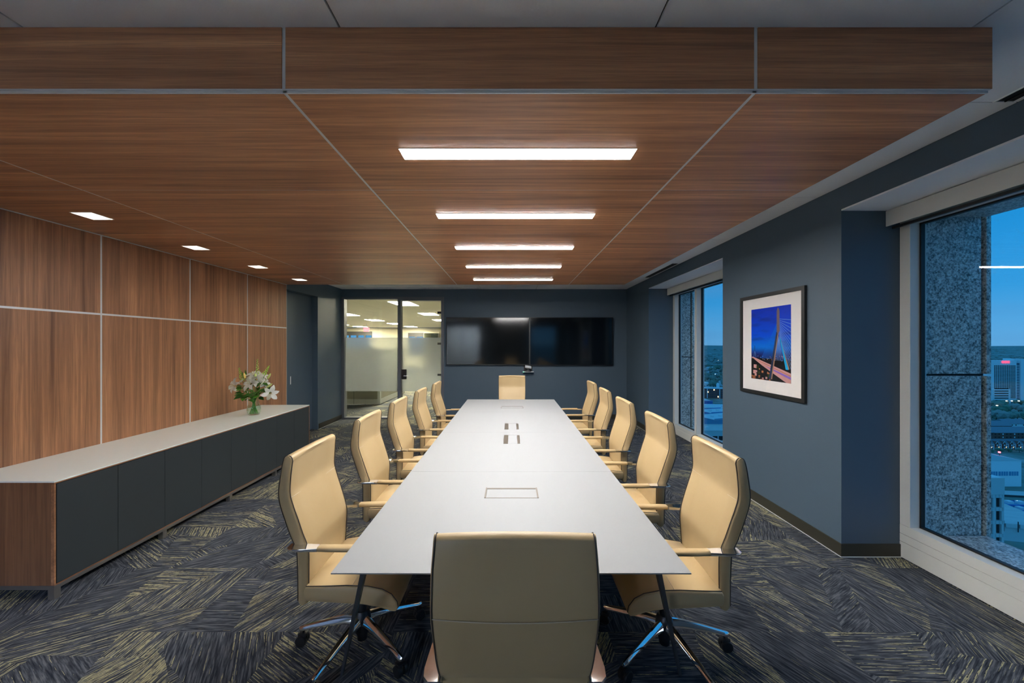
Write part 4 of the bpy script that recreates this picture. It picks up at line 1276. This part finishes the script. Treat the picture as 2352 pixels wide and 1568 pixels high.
for j in range(22): boxo('slot_band', TW / 2 + .3, TW / 2 + 4.2, .9, 1.19, 3 + j * (TH - 8) / 22, 3.9 + j * (TH - 8) / 22, M_STUC, tower)
boxo('stair_shaft', TW / 2 + 4.25, TW / 2 + 10.0, -.2, 14, 0, TH + 2.5, M_STUC, tower)
boxo('window_slot', TW / 2 + 10.05, TW / 2 + 13.0, 1.2, 14, 0, TH - 3, M_WINB, tower)
boxo('side_block', TW / 2 + 13.05, TW / 2 + 24, .6, 14, 0, TH - 1, M_STUC, tower)
boxo('roof_plant', TW / 2 - 5.5, TW / 2 - .5, 3, 12, TH + .02, TH + 2.8, M_STUC, tower)
bm = bmesh.new()                                   # red script lettering on the parapet
xs = (2301.5 - CX) * s - (tx0 + tx1) / 2; zs_ = H - (831 - CY) * s - ZG
for k in range(5):
    c = xs + 1.0 + k * 1.95
    pts = [(c + (.95 + .15 * (k == 0)) * math.cos(a), .15, zs_ + (1.0 if k in (1, 3) else 1.35) * math.sin(a)) for a in [math.radians(40 + 280 * j / 9) for j in range(10)]]
    tube(bm, pts, .32, 6)
    if k < 4: tube(bm, [(c + .5, .15, zs_ - .9), (c + 1.3, .15, zs_ - .3)], .25, 6)
mesh_obj('sign_letters', bm, M_REDS, tower)
ax = boxo('hotel_annex', (2270 - CX) * s - 12, (2293 - CX) * s - 1, td - 14, td - 4, ZG, H - (891 - CY) * s, M_STUC, None)
tag(ax, 'low pale wing with banded windows at the foot of the tower', 'building')
for j in range(6):
    zz = ZG + 3 + j * 3.3
    o = boxo('window_band', ax.location.x - 10, ax.location.x + 9.5, td - 14.12, td - 14.02, zz, zz + 1.3, M_WIN, ax)
    o.location = Vector(o.location) - ax.location

# brick and white row houses
def make_house():
    root = empty('row_house', (0, 0, ZG), label='narrow row house with a white front and a brick gabled bay', cat='house', group='row houses below the tower')
    w, h = 5.6, 4.6
    boxo('white_wall', -w / 2, w / 2, 0, 8, 0, h, M_WHITE, root)
    boxo('brick_bay', -w / 2 + .2, -w / 2 + 2.4, -.8, -.01, 0, h + .3, M_BRICK, root)
    bm = bmesh.new()
    g_ = [(-w / 2 + .1, h + .3), (-w / 2 + 2.5, h + .3), (-w / 2 + 1.3, h + 1.9)]
    loft(bm, [[(x, -.8, z) for x, z in g_], [(x, 2.5, z) for x, z in g_]])
    mesh_obj('gable', bm, M_BRICK, root)
    bm = bmesh.new()
    g_ = [(-.3, h), (4, h + 2.9), (8.3, h)]
    loft(bm, [[(-w / 2, y, z) for y, z in g_], [(w / 2, y, z) for y, z in g_]])
    mesh_obj('roof', bm, M_ROOF, root)
    bm = bmesh.new()
    for sgn in (-1, 1):
        a = Vector((-w / 2 + 1.3, -.85, h + 2.0)); b = Vector((-w / 2 + 1.3 + sgn * 1.3, -.85, h + .25))
        tube(bm, [a, b], .12, 5)
    mesh_obj('gable_trim', bm, M_WHITE, root)
    for z in (.9, 3.0): boxo('window', -w / 2 + .8, -w / 2 + 1.8, -.86, -.81, z, z + 1.2, M_WHITE, root)
    for x in (.4, 1.7): boxo('window', x - .35, x + .35, -.06, -.011, 2.8, 3.9, M_WINB, root)
    boxo('door', .9, 1.8, -.06, -.011, .05, 2.0, M_ASPH, root)
    boxo('porch_light', .35, .65, -.3, -.02, 1.7, 2.0, M_WARM, root)
    return root
hh_ = make_house()
hb_ = gpt(2292, 1032.5)
for k in range(9):
    o = hh_ if k == 0 else copy_tree(hh_)
    o.location = (hb_.x + (k - 2) * 5.63, hb_.y, ZG)
M_TILE2 = mat('weathered_roof', (0.22, 0.25, 0.28), 0.85)
def lodge(px, py, w, dpt, h, mw, mr, label, name='apartment_house'):
    p = gpt(px, py)
    root = empty(name, (p.x, p.y, ZG), label=label, cat='house')
    boxo('walls', -w / 2, w / 2, 0, dpt, 0, h, mw, root)
    bm = bmesh.new(); g_ = [(-.5, h), (dpt / 2, h + h * .75), (dpt + .5, h)]
    loft(bm, [[(-w / 2 - .4, y, z) for y, z in g_], [(w / 2 + .4, y, z) for y, z in g_]])
    mesh_obj('roof', bm, mr, root)
    n = int(w // 3.2)
    for k in range(n):
        x = -w / 2 + w * (k + .5) / n
        for z in (1.0, h - 1.7): boxo('window', x - .5, x + .5, -.06, -.01, z, z + 1.1, M_WIN if k % 3 else M_WHITE, root)
lodge(2326, 1008, 40, 12, 5.4, M_BRICK, M_TILE2, 'long brown brick apartment block behind the row houses')
lodge(2272, 1012, 9, 12, 7.0, M_BRICK, M_TILE2, 'small brick gabled house beside the granite pier')
lodge(2300, 990, 20, 11, 5.0, M_BRICK, M_TILE2, 'brown gabled apartment house among the trees behind the long brick block')
lodge(2338, 985, 22, 11, 5.0, M_STUC, M_TILE2, 'grey gabled house among the trees in front of the tower')

# white hall
wb_ = gpt(2346, 1117); s = wb_.y / F
root = empty('white_hall', (wb_.x - 16, wb_.y, ZG), label='big white metal hall with a strip of windows and red beacon', cat='building')
hgt = H - (1057 - CY) * s - ZG
boxo('walls', -30, 16, 0, 40, 0, hgt, M_WHITE, root)
bm = bmesh.new(); g_ = [(-30.3, hgt), (-6, hgt + 4.6), (16.3, hgt)]
loft(bm, [[(x, -.3, z) for x, z in g_], [(x, 40.3, z) for x, z in g_]]); mesh_obj('roof', bm, M_ROOFW, root)
zw = H - (1092 - CY) * s - ZG
for x0, x1 in ((-9.9, -6.6), (-2.9 - 3.3, -2.9), (-2.5, 1.4 - 2.1), (-.6, 5.0), (5.6, 13.2), (-16, -10.4)):
    pass
for k in range(4):
    x1 = 14.2 - k * 6.0
    boxo('window_strip', x1 - 5.4, x1, -.08, -.01, zw, zw + 2.4, M_TEAL, root)
    for j in range(1, 4): boxo('window_mullion', x1 - 5.4 * j / 4 - .08, x1 - 5.4 * j / 4 + .08, -.14, -.081, zw, zw + 2.4, M_WHITE, root)
boxo('beacon_mast', 8.6, 8.8, 4, 4.2, hgt + 1.4, hgt + 3.2, M_ASPH, root)
boxo('beacon', 8.35, 9.05, 3.75, 4.45, hgt + 3.21, hgt + 3.9, M_REDL, root)

# precast office block close by, below the sill
cd_ = 104.0; s = cd_ / F
cx1 = (2308.5 - CX) * s; cz1 = H - (1097.5 - CY) * s
root = empty('precast_office_block', (cx1 - 10, cd_, ZG), label='grey precast office block with paired slit windows seen past the granite pier', cat='building')
CHT = cz1 - ZG
boxo('core', -10, 9.6, .5, 22, 0, CHT - .4, M_CONC, root)
boxo('parapet', -10, 9.9, 0, 22.2, CHT - 4.6, CHT, M_CONC, root)
boxo('roof_deck', -9.6, 9.5, .4, 21.8, CHT + .001, CHT + .06, M_ROOFW, root)
fh = 30.2 * s
for f_ in range(11):
    z1 = CHT - 4.6 - f_ * fh; z0 = z1 - fh
    if z0 < 0: break
    boxo('spandrel', -10, 9.9, .1, .49, z1 - .95, z1 - .02, M_CONC, root)
    for j in range(20): boxo('spandrel_rib', 9.7 - j * .98 - .24, 9.7 - j * .98, -.05, .099, z1 - .80, z1 - .05, M_CONC, root)
    for j in range(5):
        xc_ = 8.5 - j * 4.6
        for k in range(2):
            xw = xc_ - k * 1.15
            boxo('slit_window', xw - .30, xw + .30, .30, .499, z0 + .15, z1 - 1.0, M_WIN, root)
    for j in range(9):
        xp = 9.9 - j * 2.3
        boxo('pier', xp - .85, xp - .2, -.02, .29, z0 + .05, z1 - .96, M_CONC, root)

# low roofs and parking decks nearer by
def slab_building(name, px0, px1, py, z, h, dpt, mw, mr, label, cat='building', rot=0.0, par=True):
    """flat-roofed block whose front roof edge shows at py"""
    d = F * (H - z) / (py - CY); x0, x1 = (px0 - CX) / F * d, (px1 - CX) / F * d
    root = empty(name, ((x0 + x1) / 2, d, z - h), label=label, cat=cat, rz=rot)
    L = (x1 - x0) / 2
    boxo('walls', -L, L, 0, dpt, 0, h, mw, root)
    boxo('roof', -L - .2, L + .2, -.2, dpt + .2, h + .001, h + .25, mr, root)
    if par:
        for y in (-.2, dpt): boxo('parapet', -L - .2, L + .2, y, y + .2, h + .251, h + .9, mw, root)
        for k in range(3): boxo('roof_unit', -L * .6 + k * L * .55, -L * .6 + k * L * .55 + 2.2, dpt * .4, dpt * .4 + 2, h + .251, h + 1.5, M_ROOFW, root)
    return root
slab_building('blue_canopy_roof', 2290, 2375, 1163, -74, 6, 5, M_BLUE, M_TEAL, 'long blue roofed shed in front of the white hall', rot=math.radians(-4))
slab_building('blue_canopy_roof', 2290, 2375, 1176, -75, 5, 3.2, M_BLUE, M_TEAL, 'narrow blue roofed shed beside the pale parking deck', rot=math.radians(2))
root = slab_building('parking_deck', 2240, 2420, 1204, -62, 6, 26, M_CONC, M_DECKC, 'pale worn open parking deck with a panel railing', rot=math.radians(-14), par=False)
for k in range(14):
    x = -30 + k * 3.9
    boxo('rail_panel', x, x + 3.1, -.5, -.32, 4.9, 6.2, M_CONC, root)
    boxo('rail_post', x + 3.3, x + 3.5, -.5, -.32, 3.5, 7.2, M_ASPH, root)
slab_building('service_road', 2240, 2420, 1137, -79, 1, 6, M_ASPH, M_DECKC, 'pale service yard behind the blue roofed sheds', cat='yard', par=False, rot=math.radians(-9))
# through the further window
bb = gpt(1640, 915); s = bb.y / F
root = empty('brick_mill', (bb.x + 8, bb.y, ZG), label='long dark brick block with rows of small windows and a white cupola', cat='building')
root.rotation_euler = (0, 0, math.radians(-14))
bh = 22 * s
boxo('walls', -34, 34, 0, 14, 0, bh, M_BRICK, root)
boxo('cornice', -34.3, 34.3, -.3, 14.3, bh + .001, bh + 1.0, M_ROOFW, root)
for i in range(24):
    for j in range(4): boxo('window', -33 + i * 2.8, -31.8 + i * 2.8, -.08, -.01, 1.8 + j * 3.4, 3.6 + j * 3.4, M_WINB if (i * 7 + j) % 11 else M_WARM, root)
for k in range(4): boxo('pilaster', -34 + k * 17, -33 + k * 17, -.4, -.081, 0, bh, M_STUC, root)
boxo('cupola', -2.2, 1.2, 4, 7.4, bh + 1.001, bh + 6.5, M_WHITE, root)
bm = bmesh.new(); bmesh.ops.create_uvsphere(bm, u_segments=10, v_segments=6, radius=1.9, matrix=Matrix.Translation((-.5, 5.7, bh + 6.6)))
mesh_obj('cupola_dome', bm, M_WHITE, root, smooth=True)
slab_building('blue_wall_block', 1600, 1637, 921, -73, 7, 30, M_BLUE, M_ROOFW, 'low pale roofed block with a blue wall in front of the brick block')
slab_building('white_flat_roof', 1560, 1700, 937, -74, 5, 26, M_WHITE, M_ROOFW, 'wide white flat roof below the brick block', rot=math.radians(-6))
slab_building('blue_hall', 1627, 1700, 947, -66, 14, 20, M_BLUE, M_ROOFW, 'deep blue hall with a white roof edge', rot=math.radians(16))
slab_building('white_terrace', 1630, 1720, 961, -64, 16, 22, M_TEAL, M_ROOFW, 'white roofed terrace building beside the blue hall', rot=math.radians(20))
slab_building('grey_workshop', 1560, 1612, 972, -74, 6, 16, M_CONC, M_DECKC, 'grey workshop roof beside the white terrace building', rot=math.radians(-8))
root = slab_building('open_parking_garage', 1560, 1720, 991, -58, 22, 20, M_CONC, M_DECKC, 'open sided grey parking garage with dark bays')
for j in range(4):
    for k in range(12):
        boxo('garage_bay', -22 + k * 4.2, -18.6 + k * 4.2, -.06, -.01, 1.0 + j * 5, 4.0 + j * 5, M_WIN, root)

# trees: individual ones nearest, the rest as one wooded mass
m = mat('dusk_foliage', rough=0.9); t = NT(m)
t.base(t.mix(t.rnd(), (0.12, 0.22, 0.14), (0.30, 0.31, 0.27))); M_TREE = m
M_TRUNK = mat('tree_bark', (0.06, 0.045, 0.035), 0.9)
rt = random.Random(21)
def tree_meshes(seed):
    r_ = random.Random(seed); bm = bmesh.new()
    for k in range(6):
        c = Vector((r_.uniform(-1, 1) * .42, r_.uniform(-1, 1) * .42, .62 + r_.uniform(-.18, .28)))
        bmesh.ops.create_icosphere(bm, subdivisions=1, radius=r_.uniform(.26, .40), matrix=Matrix.Translation(c))
    for v in bm.verts: v.co += Vector((r_.uniform(-1, 1), r_.uniform(-1, 1), r_.uniform(-1, 1))) * .05
    me = bpy.data.meshes.new('crown'); bm.to_mesh(me); bm.free(); me.materials.append(M_TREE)
    bm = bmesh.new(); tube(bm, [(0, 0, 0), (0.02, 0, .35), (0, .02, .62)], [.045, .035, .02], 5)
    tm = bpy.data.meshes.new('trunk'); bm.to_mesh(tm); bm.free(); tm.materials.append(M_TRUNK)
    return me, tm
tms = [tree_meshes(k) for k in range(4)]
def tree_at(p, h, lab, grp):
    cm_, tm_ = rt.choice(tms)
    root = empty('tree', p, rz=rt.random() * 6.28, label=lab, cat='tree', group=grp)
    root.scale = (h, h, h)
    for nm, me in (('crown', cm_), ('trunk', tm_)):
        link(bpy.data.objects.new(nm, me), root)
occ = []
def free(p, r_):
    if any((p.x - a) ** 2 + (p.y - b) ** 2 < (r_ + c) ** 2 for a, b, c in occ): return False
    occ.append((p.x, p.y, r_)); return True
for o in [o for o in COL.objects if o.get('category') in ('building', 'house', 'yard')]:
    w_ = [ (o.matrix_basis @ ch.matrix_basis @ Vector(c)) for ch in o.children if ch.type == 'MESH' for c in ch.bound_box]
    if not w_: continue
    xa, xb = min(v.x for v in w_), max(v.x for v in w_); ya, yb = min(v.y for v in w_), max(v.y for v in w_)
    st = max(2.0, min(xb - xa, yb - ya) / 2)
    x = xa
    while x <= xb:
        y = ya
        while y <= yb:
            occ.append((x, y, st * .8)); y += st
        x += st
for px, py in ((1634.5, 879), (1643, 868), (1655, 883), (1636, 808), (1650, 832), (2290, 949), (2319, 954), (2324, 937), (2340, 937), (2312, 937)):
    p = gpt(px, py)
    occ.append((p.x, p.y, 1.6))
    root = empty('street_lamp', (p.x, p.y, ZG), label='lit street lamp among the dark trees', cat='street lamp', group='lit street lamps')
    boxo('pole', -.12, .12, -.12, .12, 0, 9.0, M_ASPH, root)
    boxo('lamp_head', -.55, .55, -.55, .55, 9.001, 9.6, M_COOL, root)
# far pale buildings first, then the wood round them
n_ = 0
for k in range(400):
    py = rt.uniform(850, 889); px = rt.uniform(1600, 1690)
    p = gpt(px, py); w = rt.uniform(10, 26)
    if not free(p, w * .62): continue
    root = empty('far_building', (p.x, p.y, ZG), rz=rt.uniform(-.5, .5), label='small pale flat building far off among the trees', cat='building', group='far pale buildings')
    boxo('walls', -w / 2, w / 2, -5, 5, 0, rt.uniform(5, 12), rt.choice((M_WHITE, M_STUC, M_CONC)), root)
    boxo('window_row', -w / 2 + 1, w / 2 - 1, -5.1, -5.01, 1.5, 3, M_WIN, root)
    n_ += 1
    if n_ > 26: break
n_ = 0
for k in range(600):                                     # the town goes on past what the photograph frames
    p = gpt(rt.uniform(2400, 4200), rt.uniform(870, 1150)); w = rt.uniform(14, 34)
    if not free(p, w * .75): continue
    hb2 = rt.uniform(6, 18)
    root = empty('town_block', (p.x, p.y, ZG), rz=rt.uniform(-.4, .4), label='flat roofed town block beyond the white hall', cat='building', group='town blocks past the white hall')
    boxo('walls', -w / 2, w / 2, -w * .3, w * .3, 0, hb2, rt.choice((M_WHITE, M_STUC, M_BRICK, M_CONC)), root)
    boxo('roof', -w / 2 - .2, w / 2 + .2, -w * .3 - .2, w * .3 + .2, hb2 + .001, hb2 + .5, rt.choice((M_ROOFW, M_ROOF)), root)
    for j in range(int(hb2 // 4)): boxo('window_row', -w / 2 + 1, w / 2 - 1, -w * .3 - .1, -w * .3 - .01, 1.2 + j * 4, 2.9 + j * 4, M_WIN, root)
    n_ += 1
    if n_ > 44: break
def wood_of(n, px0, px1, py0, py1, h0, h1, lab, grp):
    c = 0
    for k in range(n * 12):
        if c >= n: break
        h = rt.uniform(h0, h1); p = gpt(rt.uniform(px0, px1), rt.uniform(py0, py1))
        if free(p, h * .84): tree_at(p, h, lab, grp); c += 1
wood_of(130, 2262, 2420, 931, 1003, 7, 12, 'dark bushy tree in the wood between the tower and the brick houses', 'trees below the tower')
wood_of(10, 2270, 2380, 1036, 1040, 2.5, 3.6, 'small green tree along the row house gardens', 'trees by the row houses')
wood_of(140, 1590, 1700, 848, 893, 10, 17, 'dark bushy tree in the wood beyond the brick mill block', 'trees beyond the brick block')
bm = bmesh.new()
for k in range(1700):
    py = 803 + 40 * rt.random() ** 1.2; px = rt.uniform(1560, 1760) if k < 450 else rt.uniform(2200, 3900)
    p = gpt(px, py); h = rt.uniform(10, 18) * max(1, (845 - py) / 25)
    bmesh.ops.create_icosphere(bm, subdivisions=1, radius=h * .5, matrix=Matrix.Translation(p + Vector((0, 0, h * .3))) @ Matrix.Diagonal((1.6, 1.6, .7, 1)))
mesh_obj('woodland', bm, M_TREE, kind='stuff', label='distant dark woodland spread to the horizon', cat='woodland')
